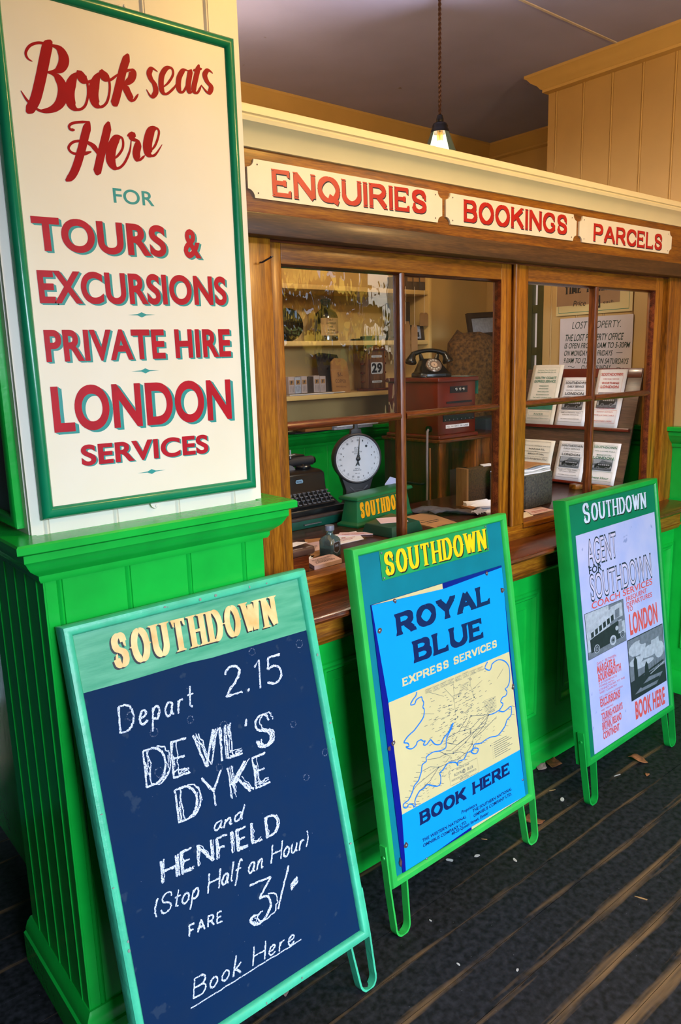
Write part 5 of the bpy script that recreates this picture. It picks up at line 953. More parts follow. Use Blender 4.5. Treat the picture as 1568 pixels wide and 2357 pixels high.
SB = Surf((.515+.0268*math.sin(.25), .16-.0268*math.cos(.25), DZ), (math.cos(.25), math.sin(.25), 0), (0, 0, 1)); m = MB()
m.k = 0; poly(m, SB, [(0, .010), (.017, .020), (.017, .046), (.012, .050), (-.012, .050), (-.017, .046), (-.017, .020)], .0004); m.k = 1; poly(m, SB, [(0, .013), (.015, .0215), (.015, .045), (.011, .048), (-.011, .048), (-.015, .045), (-.015, .0215)], .0007)
m.k = 0; text(m, SB, T('INK', -.009, .033, .018, .008), .001, .03); m.build('shield_label', [mat('silver_label', '8c93a4', .5, .1, 50), M_DKBR], ib, smooth=False)

paper_thing('booklet_pile', 'pile of pale pink timetable booklets at the front edge of the counter', 'booklets', [(.372, .060), (.485, .066), (.505, .140), (.395, .135)], DZ, .012, M_PINK, prints=[T('SOUTHDOWN', .016, .05, .08, .009), T('BETWEEN', .03, .040, .05, .005), T('Southsea', .02, .030, .07, .007), T('LONDON', .018, .016, .075, .010)], pm=mat('brownish_print', '5c4450', .7))
paper_thing('envelope', 'brown envelope under a pale leaflet left of the ink bottle', 'envelope', [(.45, .175), (.54, .19), (.655, .36), (.585, .39)], DZ, .003, M_BROWNP)
paper_thing('leaflet', 'pale leaflet lying on the brown envelope', 'leaflet', [(.475, .225), (.545, .235), (.605, .325), (.535, .34)], DZ+.0032, .0012, M_PINK, prints=[T('EXPRESS', .012, .055, .045, .006), T('SERVICES', .012, .045, .045, .006), T('1938', .025, .03, .02, .005)])
paper_thing('letter_knife', 'white paper knife beside the ink bottle', 'knife', [(.405, .150), (.412, .145), (.475, .190), (.462, .196)], DZ, .003, M_PAPER)
paper_thing('leaflet', 'open white leaflet with red print behind the ink bottle', 'leaflet', [(.60, .25), (.74, .25), (.80, .36), (.66, .38)], DZ, .002, M_PAPER, prints=[T('S', .06, .06, .02, .014), T('SOUTHDOWN', .025, .045, .09, .008), T('COACHES', .03, .03, .07, .008)], pm=M_PRED)
paper_thing('leaflet', 'folded pale leaflet on top of the red printed one', 'leaflet', [(.70, .345), (.80, .27), (.83, .29), (.735, .375)], DZ+.0022, .003, M_PINK, prints=[T('TIME TABLES', .012, .006, .08, .008)], pm=M_PRED)
# green blotter tray with a slip
tr = thing('cash_tray', 'dark green wooden tray with a white slip on top', 'tray', (.90, .30, DZ)); m = MB()
P0 = [(.80, .325), (.815, .185), (.985, .20), (1.015, .40)]; c0 = V3(.905, .29, 0)
m.rings([[(c0.x+(x-c0.x)*k, c0.y+(y-c0.y)*k, DZ+z) for x, y in P0] for k, z in ((1, 0), (1, .004), (.90, .034), (.86, .036))]); m.build('body', M_TRUNK, tr, bevel=.003)
m = MB(); P1 = [(.84, .27), (.935, .225), (.985, .30), (.89, .35)]; m.prism([(x, y, DZ+.0365) for x, y in P1], (0, 0, .0008)); m.build('slip', M_PINK, tr, smooth=False)
paper_thing('folder', 'large tan paper folder with dark print lying on the counter', 'folder', [(1.022, .150), (1.14, .145), (1.215, .40), (1.05, .40)], DZ, .005, M_KRAFT, prints=[T('MOTOR SERVICES', .015, .12, .09, .010), T('LIMITED', .03, .10, .06, .008), T('No.', .03, .15, .03, .008), T('Southdown', .02, .03, .08, .012)])
# crumpled grey cloth
cl = MB(); q = random.Random(8); g = []
for j in range(12):
    row = []
    for i in range(15):
        a, b_ = i/14, j/11; x = 1.19+.16*a-.02*b_; y = .33-.08*a+.12*b_-.05*a*(1-b_); z = DZ+.012+.012*math.sin(5*a+3*b_)*math.sin(4*b_+1)+.004*q.random(); row.append((x, y, max(z, DZ+.004)))
    g.append(row)
cl.rings(g, False, False); o = one(cl, 'duster', M_GREYC, 'crumpled dark grey cloth on the counter by the tan folder', 'cloth')
sm = o.modifiers.new('thick', 'SOLIDIFY'); sm.thickness = .004; sm.offset = -1
m = MB(); m.rings([[(1.30+.08*i/8, .205+.02*i/8+.012*j, DZ+.006+.008*math.sin(i*1.4+j)**2+.002*j) for i in range(9)] for j in range(4)], False, False); one(m, 'loose_sheet', mat('blue_white_tissue', 'b9bcd8', .8), 'screwed up pale paper in front of the grey cloth', 'paper')
# bundle of white forms with a curled top sheet
fo = thing('form_pad', 'white pad with curling sheets beside the woven box', 'paper', (1.45, .30, DZ)); m = MB()
m.prism([(1.37, .22, DZ), (1.47, .17, DZ), (1.515, .31, DZ), (1.42, .36, DZ)], (0, 0, .004)); m.build('sheets', M_PAPER, fo, smooth=False)
m = MB(); m.rings([[(1.37+.11*j+.02*i/8, .27+.09*i/8-.06*j, DZ+.006+.030*(abs(i/8-.45)*1.6)**2) for i in range(9)] for j in (0, 1)], False, False); m.build('curled_sheet', M_PAPER, fo)
m = MB(); m.tube([(1.385, .345, DZ+.016), (1.50, .325, DZ+.018)], .012, 14); m.build('rolled_sheet', M_PAPER, fo)
m = MB(); m.prism([(1.365, .30, DZ+.005), (1.38, .36, DZ+.005), (1.40, .355, DZ+.005), (1.40, .29, DZ+.005)], (0, 0, .008)); m.build('kraft_backing', M_BROWNP, fo, smooth=False)

# typewriter on a green trunk
tk = thing('trunk', 'dark green wooden trunk under the typewriter', 'trunk', (.69, .62, DZ))
m = MB(); m.box((.56, .535, DZ), (.94, .88, 1.018)); m.build('body', M_TRUNK, tk, bevel=.003)
m = MB(); m.box((.55, .525, 1.0182), (.95, .89, 1.030)); m.build('lid', mat('dusty_dark_wood', '3a2a28', .6, .25, 20), tk, bevel=.003)
m = MB(); m.box((.69, .523, 1.000), (.77, .5345, 1.003)); m.build('hasp', M_STEEL, tk, smooth=False)
TY = 1.0305; ty = thing('typewriter', 'black vintage typewriter with round white edged keys', 'typewriter', (.69, .60, TY)); x0, x1 = .545, .835
m = MB(); m.prism([(x0, .462, TY+.004), (x0, .80, TY+.004), (x0, .80, TY+.135), (x0, .66, TY+.150), (x0, .600, TY+.147), (x0, .574, TY+.138), (x0, .566, TY+.076), (x0, .556, TY+.060), (x0, .480, TY+.024), (x0, .462, TY+.022)], (x1-x0, 0, 0)); m.build('body', M_BLACK, ty, bevel=.008, seg=3)
m = MB(); m.box((x0-.004, .455, TY), (x1+.004, .47, TY+.024)); m.build('front_rail', M_BLACK, ty, bevel=.005, seg=3)
for i in range(4):
    m = MB()
    for k in range(11):
        x = x0+.030+i*.007+k*.0225; yy = .486+.021*i; z = TY+.030+.0105*i
        m.lathe([(.0015, -.012), (.0015, 0), (.0072, .001), (.0078, .003), (.007, .0042), (0, .0042)], (x, yy, z+.006), 10)
    m.build('key_row', [M_CHROME if i < 0 else mat('ivory_key', '6a6c76', .25, .2, 60)], ty)
m = MB(); m.tube([(x0+.035, .480, TY+.032), (x1-.030, .480, TY+.032)], .005, 8); m.build('space_bar', M_BLACK, ty)
m = MB(); m.tube([(x0-.02, .69, TY+.172), (x1+.025, .69, TY+.172)], .019, 18); m.build('platen', mat('worn_rubber', '1c1c22', .6), ty)
m = MB(); m.box((x0-.03, .705, TY+.150), (x1+.005, .775, TY+.196)); m.build('carriage', M_BLACK, ty, bevel=.006)
for x in (x0-.034, x1+.025): m = MB(); m.tube([(x, .69, TY+.172), (x+.012, .69, TY+.172)], .014, 14); m.build('platen_knob', M_BAKE, ty)
m = MB(); m.tube([(x0, .675, TY+.200), (x0+.22, .675, TY+.203)], .003, 6); m.tube([(x0+.2, .68, TY+.19), (x0+.2, .68, TY+.225)], .004, 8); m.build('paper_bail', M_CHROME, ty)
for x in (x0+.045, x1-.05): m = MB(); m.lathe([(.03, 0), (.032, .003), (.032, .010), (.028, .014), (.006, .014), (.004, .018), (0, .018)], (x, .65, TY+.148), 20); m.build('ribbon_spool', M_BLACK, ty)
m = MB(); m.box((x0+.085, .645, TY+.152), (x0+.19, .652, TY+.160)); m.build('ribbon', M_PRED, ty, smooth=False)
m = MB(); m.rings([[(x0+.145+r*math.cos(a), .642-.02*math.sin(a)*0+.0, TY+.146+r*.55*math.sin(a)) for a in [math.pi*k/12 for k in range(13)]] for r in (.05, .022)], False, False); m.build('type_basket', M_STEEL, ty)
ST = Surf((x0, .5685, TY+.112), (1, 0, 0), V3(0, .008, .062)); m = MB(); m.k = 0; poly(m, ST, [(.142, -.006), (.173, -.006), (.176, .001), (.172, .008), (.144, .008), (.139, .001)], .0006); m.k = 1; text(m, ST, T('ROYAL', .1445, -.0025, .027, .0065), .001, .04); m.build('maker_badge', [mat('pale_blue_badge', '7fa6c4', .4), M_NAVYT], ty, smooth=False)

ty.location += Vector((.065, .085, 0))

# hanging-dial scale
SX, SY, SZ = 1.044, .62, 1.208
wc = thing('parcel_scale', 'iron parcel scale with large round off-white dial', 'scale', (SX, SY, DZ)); ang = math.radians(-22)
Ux = V3(math.cos(ang), math.sin(ang), 0); SDl = Surf((SX, SY, SZ), Ux, (0, 0, 1))
MD = Matrix((SDl.U, SDl.V, SDl.N)).transposed(); rD = .094
m = MB(); m.lathe([(rD+.006, -.045), (rD+.009, -.02), (rD+.009, 0), (rD+.004, .004), (rD, .003), (rD, .001), (0, .001)], SDl(0, 0), 48, MD); m.build('dial_case', M_IRON, wc)
m = MB(); m.lathe([(rD, 0), (rD, .0006), (0, .0006)], SDl(0, 0, .001), 48, MD); m.build('dial', M_DIAL, wc)
m = MB(); S = SDl.shift(.0018)
for k in range(100):
    a = 2*math.pi*k/100; r0 = rD-.004; r1 = r0-(.007 if k % 5 == 0 else .004); ribbon(m, S, [(r0*math.cos(a), r0*math.sin(a)), (r1*math.cos(a), r1*math.sin(a))], .0007, .0003)
for k in range(20):
    a = math.pi/2-2*math.pi*k/20; r0 = rD-.018; text(m, S, T(str(k if k else 20), r0*math.cos(a)-.004, r0*math.sin(a)-.0035, .004*len(str(k if k else 20)), .007), .0004, .02)
for txt, z, w, h in (('SALTER', .042, .024, .006), ('PARCEL', .034, .022, .0045), ('POST OFFICE LETTER', .026, .042, .0045), ('BALANCE', .019, .024, .004), ('MADE IN', -.042, .02, .004), ('ENGLAND', -.049, .034, .005), ('No 10', -.062, .018, .004)): text(m, S, T(txt, -w/2-.004, z, w, h), .0004)
for u, v, r_ in ((.036, .05, .0052), (-.062, .012, .0022), (.058, .012, .0024)): disc(m, S, u, v, r_, .0004, 12)
m.build('dial_markings', M_INK, wc, smooth=False)
m = MB(); ca, sa = math.cos(.09), math.sin(.09)
def nd(p): return (p[0]*ca+p[1]*sa, -p[0]*sa+p[1]*ca)
poly(m, S, [nd(p) for p in ((-.004, 0), (-.006, .012), (-.0022, .02), (-.0006, .088), (.0006, .088), (.0022, .02), (.006, .012), (.004, 0), (.003, -.012), (.009, -.03), (.003, -.026), (0, -.02), (-.003, -.026), (-.009, -.03), (-.003, -.012))][::-1], .004)
m.lathe([(.009, 0), (.009, .005), (.006, .007), (0, .007)], S(0, 0), 16, MD); m.build('pointer', M_INK, wc)
def spl(u, v, e): return SDl(u, v, e)
m = MB(); m.rings([[spl(u*k, v, e) for u, e in ((-1, -.05), (1, -.05), (1, -.005), (-1, -.005))] for k, v in ((.075, -.060), (.062, -.10), (.052, -.13), (.058, -.18), (.085, DZ-SZ+.02), (.085, DZ-SZ))]); m.build('pedestal', M_IRON, wc, bevel=.005)
m = MB(); ribbon(m, SDl, [(-.035, -.115), (-.015, -.135), (.015, -.135), (.040, -.112)], .004, -.002); ribbon(m, SDl, [(-.02, -.13), (0, -.128), (.02, -.13)], .003, -.002); m.build('casting_relief', mat('raised_iron', '4a4852', .4), wc, smooth=False)
m = MB(); m.rings([[spl(u, v, e) for u, e in ((-k, -.035), (k, -.035), (k, -.012), (-k, -.012))] for k, v in ((.030, .085), (.022, .108), (.022, .118), (.008, .122), (.006, .16))]); m.build('top_bracket', M_IRON, wc, bevel=.002)
# small white card behind the sign block
m = MB(); SCd = Surf((1.14, .565, DZ), (1, -.12, 0), (0, .1, 1)); m.prism([SCd(u, v) for u, v in ((0, .0), (.09, .0), (.09, .10), (.075, .125), (.04, .138), (.01, .11))], (0, .001, 0)); one(m, 'price_card', mat('blue_white_card', 'b4b8dc', .7), 'pale card with clipped corners standing behind the SOUTHDOWN block', 'card', smooth=False)

# painted wooden destination block
A_ = math.radians(9); bk = thing('sign_block', 'green wooden block with amber SOUTHDOWN lettering on the counter', 'sign', (1.0, .46, DZ))
MBk = rotz((1.005, .468, DZ), A_)
def bp(x, y, z): return MBk @ V3(x, y, z)
m = MB(); hw, hb = .158, .170
m.rings([[bp(-w, -d, z), bp(w, -d, z), bp(w, d, z), bp(-w, d, z)] for w, d, z in ((hb+.012, .052, 0), (hb+.012, .052, .010), (hb, .040, .018), (hw, .030, .098))]); m.build('body', M_BLOCK, bk, bevel=.002)
m = MB(); m.rings([[bp(-w, -d, z), bp(w, -d, z), bp(w, d, z), bp(-w, d, z)] for w, d, z in ((hw+.012, .042, .0985), (hw+.018, .048, .104), (hw+.014, .045, .114), (hw+.002, .03, .117))]); m.build('top_moulding', M_BLOCK, bk, bevel=.002)
SBk = Surf(bp(-hw, -.0395, .020), (math.cos(A_), math.sin(A_), 0), V3(-math.sin(A_)*.010, math.cos(A_)*.010, .080))
for dx, dy, e, mm in ((.0020, -.0020, .0004, M_INK), (0, 0, .0008, M_AMBER)):
    m = MB(); serif_text(m, SBk, ('SOUTHDOWN', .012, .012, .302, .012, .058), .19, .085, .05, .05, .09, .05, e, dx, dy); m.build('lettering_shade' if e < .0005 else 'lettering', mm, bk, smooth=False)

# switchboard on its cabinet, telephone on top
cb = thing('cabinet', 'panelled mahogany cabinet standing behind the counter', 'cabinet', (1.99, .99, 0))
m = MB(); m.box((1.725, .815, 0), (2.26, 1.19, 1.195)); m.build('carcass', wood('dark_mahogany', ('140605', '2c0e08', '45190c'), 'z', .4, coat=.05), cb, bevel=.003)
m = MB(); cells(m, [1.725, 1.80, 1.93, 2.02, 2.15, 2.26], [.0, .15, 1.06, 1.197], {(1, 1), (3, 1)}, .80, .8148); m.build('door_frame', wood('walnut_brown', ('2e1206', '64300c', '96541a'), 'z', .35), cb, bevel=.002)
m = MB(); m.box((1.715, .79, 1.1955), (2.27, 1.20, 1.212)); m.build('top', M_MAHOG, cb, bevel=.003)
m = MB(); m.tube([(1.722, .90, .99), (1.700, .90, .99), (1.697, .93, .99), (1.697, 1.03, .99)], .006, 8); m.build('handle', M_INK, cb)
m = MB(); m.tube([(1.722, .86, 1.17), (1.722, .86, .4)], .005, 6); m.build('edge_bead', wood('light_bead', ('6a3a1c', '8d5528', 'a86a34'), 'z', .3), cb)
sw = thing('switchboard', 'red mahogany telephone switchboard box with two black switch panels', 'switchboard', (1.87, .9, 1.2125))
m = MB(); m.box((1.73, .815, 1.232), (2.005, 1.16, 1.485)); m.build('case', M_REDBOX, sw, bevel=.003)
m = MB(); m.box((1.722, .800, 1.2125), (2.013, 1.17, 1.232)); m.build('base_moulding', M_REDBOX, sw, bevel=.006, seg=3)
m = MB(); m.box((1.722, .803, 1.485), (2.018, 1.17, 1.507)); m.build('top_moulding', M_REDBOX, sw, bevel=.006, seg=3)
SW = Surf((1.73, .8145, 1.232), (1, 0, 0), (0, 0, 1)); MW3 = Matrix((SW.U, SW.V, SW.N)).transposed()
m = MB(); slab(m, SW, .035, .065, .262, .135, 0, .004); pnl = m.build('switch_panel', M_INK, sw, smooth=False)
m = MB(); slab(m, SW, .085, .20, .21, .232, 0, .004); m.build('indicator_panel', M_INK, sw, smooth=False)
m = MB(); slab(m, SW, .06, .150, .245, .160, 0, .003); m.build('designation_strip', M_INK, sw, smooth=False)
m = MB(); slab(m, SW, .055, .030, .225, .047, 0, .0015); m.build('label_strip', M_PAPER, sw, smooth=False)
m = MB(); text(m, SW, T('No. 14  EXT  16  LINE', .062, .035, .155, .007), .002); m.build('label_print', M_INK, sw, smooth=False)
for i, u in enumerate((.125, .152, .179)): 
    m = MB(); m.lathe([(.008, 0), (.008, .004), (.005, .006), (0, .006)], SW(u, .217, .004), 12, MW3); m.build('indicator', M_CHROME, sw)
for i in range(4): m = MB(); m.tube([SW(.115+.027*i, .098, .004), SW(.122+.027*i, .099, .018)], .0035, 8); m.build('lever_key', M_CHROME, sw)
for v in (.072, .128):
    for k in range(8): m = MB(); m.lathe([(.003, 0), (.003, .002), (0, .003)], SW(.048+.029*k, v, .004), 8, MW3); m.build('screw', M_STEEL, pnl)
m = MB(); m.lathe([(.0035, 0), (.0035, .003), (0, .005)], SW(.098, .128, .0041), 8, MW3); m.build('red_lamp', mat('red_lamp_glass', 'e01018', .2), sw)
m = MB(); m.tube([(1.734, .868, 1.262), (1.716, .868, 1.262)], .016, 14); m.build('cable_gland', M_BAKE, sw)
m = MB(); m.tube([(1.722, .868, 1.262), (1.704, .86, 1.252), (1.694, .852, 1.20), (1.690, .85, 1.10), (1.693, .852, 1.0), (1.688, .85, .9), (1.69, .85, .6)], .006, 8); m.build('grey_cable', mat('grey_cable', '8d8088', .6), sw)
# telephone
ph = thing('telephone', 'black bakelite dial telephone on the switchboard', 'telephone', (1.86, .985, 1.5075)); MP = rotz((1.86, .985, 1.5075), math.radians(-26))
def pr(w, d, z, yo=0): return [MP @ V3(x, y+yo, z) for x, y in ((-w, -d), (-w*.6, -d*1.03), (w*.6, -d*1.03), (w, -d), (w, d*.6), (w*.9, d), (-w*.9, d), (-w, d*.6))]
m = MB(); m.rings([pr(.082, .080, 0), pr(.082, .080, .020), pr(.072, .070, .026), pr(.056, .046, .060, .016), pr(.046, .034, .085, .022), pr(.04, .028, .092, .022)]); m.build('base', M_BAKE, ph, bevel=.004, seg=2)
for s in (-1, 1): m = MB(); m.tube([MP @ V3(s*.038, .02, .086), MP @ V3(s*.046, .02, .110), MP @ V3(s*.050, .02, .114)], [.012, .009, .005], 8); m.build('cradle_arm', M_BAKE, ph)
m = MB(); N_ = 15
m.tube([MP @ V3(-.090+.18*i/(N_-1), .02, .128-.020*(2*i/(N_-1)-1)**2+.004) for i in range(N_)], [.013-.003*math.sin(math.pi*i/(N_-1)) for i in range(N_)], 12)
for s in (-1, 1): m.tube([MP @ V3(s*.080, .02, .122), MP @ V3(s*.092, .018, .098), MP @ V3(s*.098, .014, .078), MP @ V3(s*.100, .012, .070)], [.012, .019, .029, .027], 16)
m.build('handset', M_BAKE, ph, ang=60)
Sph = Surf(MP @ V3(0, -.048, .058), MP.to_3x3() @ V3(1, 0, 0), MP.to_3x3() @ V3(0, .62, .78)); MPh = Matrix((Sph.U, Sph.V, Sph.N)).transposed()
m = MB(); m.lathe([(.040, -.02), (.040, .003), (.036, .006), (0, .006)], Sph(0, 0), 30, MPh); m.build('dial', mat('bronze_dial', '8d7868', .3, .1, 30, metal=.4), ph)
m = MB(); S = Sph.shift(.0062); m.k = 1; disc(m, S, 0, 0, .0165, .0006, 18); m.k = 0
for k in range(10): a = math.radians(60+28*k); disc(m, S, .028*math.cos(a), .028*math.sin(a), .0052, .0005, 10)
m.k = 2; text(m, S, T('2', -.003, -.004, .006, .009), .001); m.build('dial_holes', [mat('pale_number_ring', 'd0c8b8', .4), mat('dial_centre', 'd8b494', .5), M_INK], ph, smooth=False)
m = MB(); slab(m, Surf(MP @ V3(-.05, -.0825, .004), MP.to_3x3() @ V3(1, 0, 0), (0, 0, 1)), 0, 0, .10, .013, 0, .002); m.build('drawer', mat('bluish_bakelite', '26303c', .2), ph, bevel=.001)
m = MB(); pts = []
for i in range(90): t_ = i/89; pts.append((1.745-.012*t_+.004*math.cos(i*1.6), .905-.02*t_, 1.520-.30*t_+.004*math.sin(i*1.6)))
m.tube([MP @ V3(-.08, -.03, .012)]+pts, .0026, 6); m.build('cord', mat('braided_grey_cord', '6a5f58', .8), ph)
# green label hanging over the corner of the switchboard
lb = thing('luggage_label', 'green and white label draped over the switchboard corner', 'label', (1.965, .80, 1.51)); m = MB()
L1 = Surf((1.925, .832, 1.5078), (.86, -.1, 0), (.1, .86, .0)); slab(m, L1, 0, -.02, .075, .14, 0, .001); m.build('card', M_GREENT, lb, smooth=False)
m = MB(); slab(m, L1, .012, -.012, .034, .10, .001, .0014); text(m, L1, T('LUGGAGE', .04, .03, .03, .012), .0016, .02); m.build('print', M_PAPER, lb, smooth=False)
m = MB(); slab(m, Surf((2.0195, .86, 1.42), (0, -1, 0), (0, 0, 1)), 0, 0, .05, .085, -.001, .0); m.build('hanging_flap', M_GREENT, lb, smooth=False)

# two box files on the counter
wb_ = thing('box_file', 'brown woven box file with light wooden edge on the counter', 'box', (1.52, .40, DZ))
m = MB(); m.box((1.4275, .367, DZ), (1.63, .415, 1.14)); m.build('body', M_TEXBR, wb_, bevel=.002)
m = MB(); m.box((1.415, .362, DZ), (1.427, .420, 1.146)); m.build('edge_strip', wood('pale_oak_strip', ('7a5230', '946a40', 'a97e50'), 'z', .5), wb_, smooth=False)
m = MB(); m.prism([(1.55, .385, 1.1405), (1.63, .37, 1.1405), (1.635, .425, 1.1405), (1.58, .43, 1.1405)], (0, 0, .002)); one(m, 'loose_sheet', M_PAPER, 'white sheet lying on the brown woven box file', 'paper', smooth=False)
bb = thing('box_file', 'pebbled black box file carrying a pile of papers', 'box', (1.64, .25, DZ))
m = MB(); m.prism([(1.535, .150, DZ), (1.735, .165, DZ), (1.725, .34, DZ), (1.525, .33, DZ)], (0, 0, .138)); m.build('body', M_TEXB, bb, bevel=.004)
pp = thing('paper_pile', 'wavy pile of white and brown papers on the black box file', 'paper', (1.63, .25, DZ+.1385))
for k, mm in enumerate((M_PAPER, mat('grey_white_paper', 'c4c6cc', .8), M_PAPER, M_GREY1, M_BROWNP)):
    m = MB(); d = .004*k; m.rings([[(1.53+d+.19*i/8, y, DZ+.1387+.0062*k+.0035*math.sin(i*.9+k)*((k+1)/5)+z) for i in range(9)] for y, z in ((.165+d, 0), (.33, 0), (.33, .005), (.165+d, .005), (.165+d, 0))], False, False); m.build('sheets', mm, pp)
paper_thing('handbill', 'pale handbill with red print near the window sill', 'paper', [(1.46, .070), (1.60, .062), (1.62, .14), (1.52, .15)], DZ, .002, M_PINK, prints=[T('SOUTHDOWN', .02, .035, .10, .010), T('EXCURSIONS', .03, .018, .08, .009)], pm=M_PRED)
paper_thing('handbill', 'cream card at the window sill under the pink handbill', 'paper', [(1.32, .056), (1.455, .056), (1.50, .12), (1.36, .13)], DZ, .002, M_PAPERC, prints=[T('TOURS', .03, .03, .06, .010)], pm=M_BROWNP)

# timetable rack leaning against the right-hand wall
X1, Z1, X0, Z0 = 2.33, 1.53, 2.17, .985
SR = Surf((X0, 0, Z0), (0, -1, 0), V3(X1-X0, 0, Z1-Z0))      # u runs from far to near
def ry(y): return -y
rk = thing('timetable_rack', 'brown board rack holding timetables on two ledges', 'rack', (2.25, .4, DZ))
m = MB(); slab(m, SR, -.74, .004, -.105, .568, -.016, -.004); m.build('back_board', wood('worn_brown_board', ('3c261c', '583a2c', '73503c'), 'y', .6), rk, bevel=.002)
m = MB(); slab(m, SR, -.74, .268, -.112, .284, -.004, .016); m.build('ledge', M_REDBOX, rk, bevel=.002)
m = MB(); slab(m, SR, -.74, .006, -.112, .018, -.004, .016); m.build('ledge', M_REDBOX, rk, bevel=.002)
m = MB(); slab(m, SR, -.54, .525, -.11, .568, -.004, .000); m.build('top_rail', M_REDBOX, rk, bevel=.001)
BR = [('green printed South Coast express timetable, far left on the upper ledge of the rack', M_PAPERC, M_GREENT, [('Southdown Motor Services Ltd.', .90), ('East Kent Road Car Co. Ltd.', .865), ('SOUTH COAST', .76, .7, .04), ('EXPRESS SERVICE', .70, .7, .04), ('MARGATE', .63, .3), ('BRIGHTON', .585, .3), ('PORTSMOUTH', .535, .36), ('BOURNEMOUTH', .485, .42), ('THE WEST OF ENGLAND', .435, .62)], 'map'),
 ('black printed London timetable with coach photo, middle of the upper ledge', M_PAPER, M_PNAVY, [('SOUTHDOWN', .86, .72, .05), ('DAILY SERVICE', .79, .55, .04), ('SOUTHSEA—PORTSMOUTH', .72, .6), ('LONDON', .635, .62, .055), ('FARE and FASHION TABLE', .26, .66), ('WINTER MONTHS', .215, .56), ('VICTORIA COACH STATION', .13, .62)], 'coach'),
 ('red printed Worthing and London timetable on the upper ledge', M_PAPER, M_PRED, [('SOUTHDOWN', .885, .72, .05), ('OPEN DAILY SERVICE', .82, .55), ('WORTHING', .745, .6, .035), ('LONDON', .675, .62, .045), ('TIMES and FARES MAY', .32, .66), ('Summer and Early', .26, .56), ('TIME and FARE TABLE', .20, .7), ('BOOKED HERE', .10, .62)], 'coach'),
 ('cream Margate and Bournemouth timetable, far left on the lower ledge', M_PAPERC, M_PNAVY, [('COASTAL EXPRESS SERVICE', .78, .8), ('MARGATE,', .66, .5, .05), ('Folkestone, Dover, Hastings', .59, .75), ('BRIGHTON,', .50, .5, .05), ('Portsmouth, Southampton', .43, .75), ('BOURNEMOUTH', .34, .7, .05)], None),
 ('black printed London timetable with coach photo, middle of the lower ledge', M_PAPER, M_PNAVY, [('SOUTHDOWN', .86, .72, .05), ('DAILY SERVICE', .79, .55, .04), ('SOUTHSEA—PORTSMOUTH', .72, .6), ('LONDON', .635, .62, .055), ('FARE and FARE TABLE', .26, .66), ('OF DAILY SERVICE', .215, .56), ('VICTORIA COACH STATION', .13, .62)], 'coach'),
 ('green printed Brighton and London timetable on the lower ledge', M_PAPER, M_GREENT, [('SOUTHDOWN', .86, .80, .05), ('TIME and FARE TABLE', .78, .7), ('BRIGHTON', .68, .5, .035), ('LONDON', .60, .7, .06), ('Every Hour', .13, .62, .05)], 'coach')]
for i, (lab, pm, im, lines, pic) in enumerate(BR):
    q = D['rack']['b'][i]; ua, ub = -(q[0][0]+q[3][0])/2, -(q[1][0]+q[2][0])/2; va = max(.0185, (q[2][1]+q[3][1])/2) if i > 2 else .2845; vb = (q[0][1]+q[1][1])/2
    if i < 3: vb = min(vb, .625)
    Wp, Hp = ub-ua, vb-va; t = thing('timetable', lab, 'timetable', tuple(SR(ua, va, .002)), 'timetables on the rack'); S = SR.shift(.0015)
    m = MB(); N_ = 8
    rs = [[S(ua+Wp*k/N_, va+Hp*j/6, .0004+.003*math.sin(math.pi*k/N_)*(j/6)+.002*math.sin(3*j/6+i)**2) for k in range(N_+1)] for j in range(7)]
    m.rings(rs, False, False); o = m.build('cover', pm, t); sm = o.modifiers.new('pages', 'SOLIDIFY'); sm.thickness = .0012; sm.offset = -1
    S = S.shift(.0075) if False else S; e = .0065
    m = MB()
    for ln in lines:
        w = (ln[2] if len(ln) > 2 else .6)*Wp; h = (ln[3] if len(ln) > 3 else .022)*Hp; text(m, S, T(ln[0], ua+Wp/2-w/2, va+ln[1]*Hp, w, h), e, .015 if h > .008 else 0, res=2)
    a = Wp*.10
    if pic != 'map':
        for (v0, v1) in ((.60, .93),) + (((.08, .30),) if pic else ()):
            P_ = [(ua+a, va+v0*Hp), (ub-a, va+v0*Hp), (ub-a, va+v1*Hp), (ua+a, va+v1*Hp)]; ribbon(m, S, P_+[P_[0]], .0008, e)
    else:
        P_ = [(ua+a, va+.05*Hp), (ub-a, va+.05*Hp), (ub-a, va+.95*Hp), (ua+a, va+.95*Hp)]; ribbon(m, S, P_+[P_[0]], .0006, e)
        poly(m, S, [(ua+a, va+.25*Hp), (ub-a, va+.25*Hp), (ub-a, va+.385*Hp), (ua+Wp*.6, va+.36*Hp), (ua+Wp*.45, va+.39*Hp), (ua+Wp*.3, va+.37*Hp), (ua+a, va+.40*Hp)], e); ribbon(m, S, [(ua+a, va+.25*Hp), (ua+a, va+.41*Hp), (ub-a, va+.41*Hp)], .0008, e)
        P_ = [(ua+a*1.6, va+.14*Hp), (ub-a*1.6, va+.14*Hp), (ub-a*1.6, va+.21*Hp), (ua+a*1.6, va+.21*Hp)]; ribbon(m, S, P_+[P_[0]], .0008, e); text(m, S, T('RIVER', ua+Wp*.34, va+.155*Hp, Wp*.3, .03*Hp), e); text(m, S, T('and Associated Motorways', ua+a*1.4, va+.09*Hp, Wp*.7, .018*Hp), e)
    m.build('print', im, t, smooth=False)
    if pic == 'coach': photo(t, S.shift(e-.0003), [(ua+Wp*.16, va+.60*Hp), (ub-Wp*.16, va+.60*Hp), (ub-Wp*.16, va+.335*Hp), (ua+Wp*.16, va+.335*Hp)], 'coach')
paper_thing('notebook', 'orange and brown booklet lying below the timetable rack', 'booklets', [(2.115, .135), (2.14, .115), (2.17, .21), (2.13, .22)], DZ, .020, mat('orange_cover', 'd08a32', .6, .25, 30))
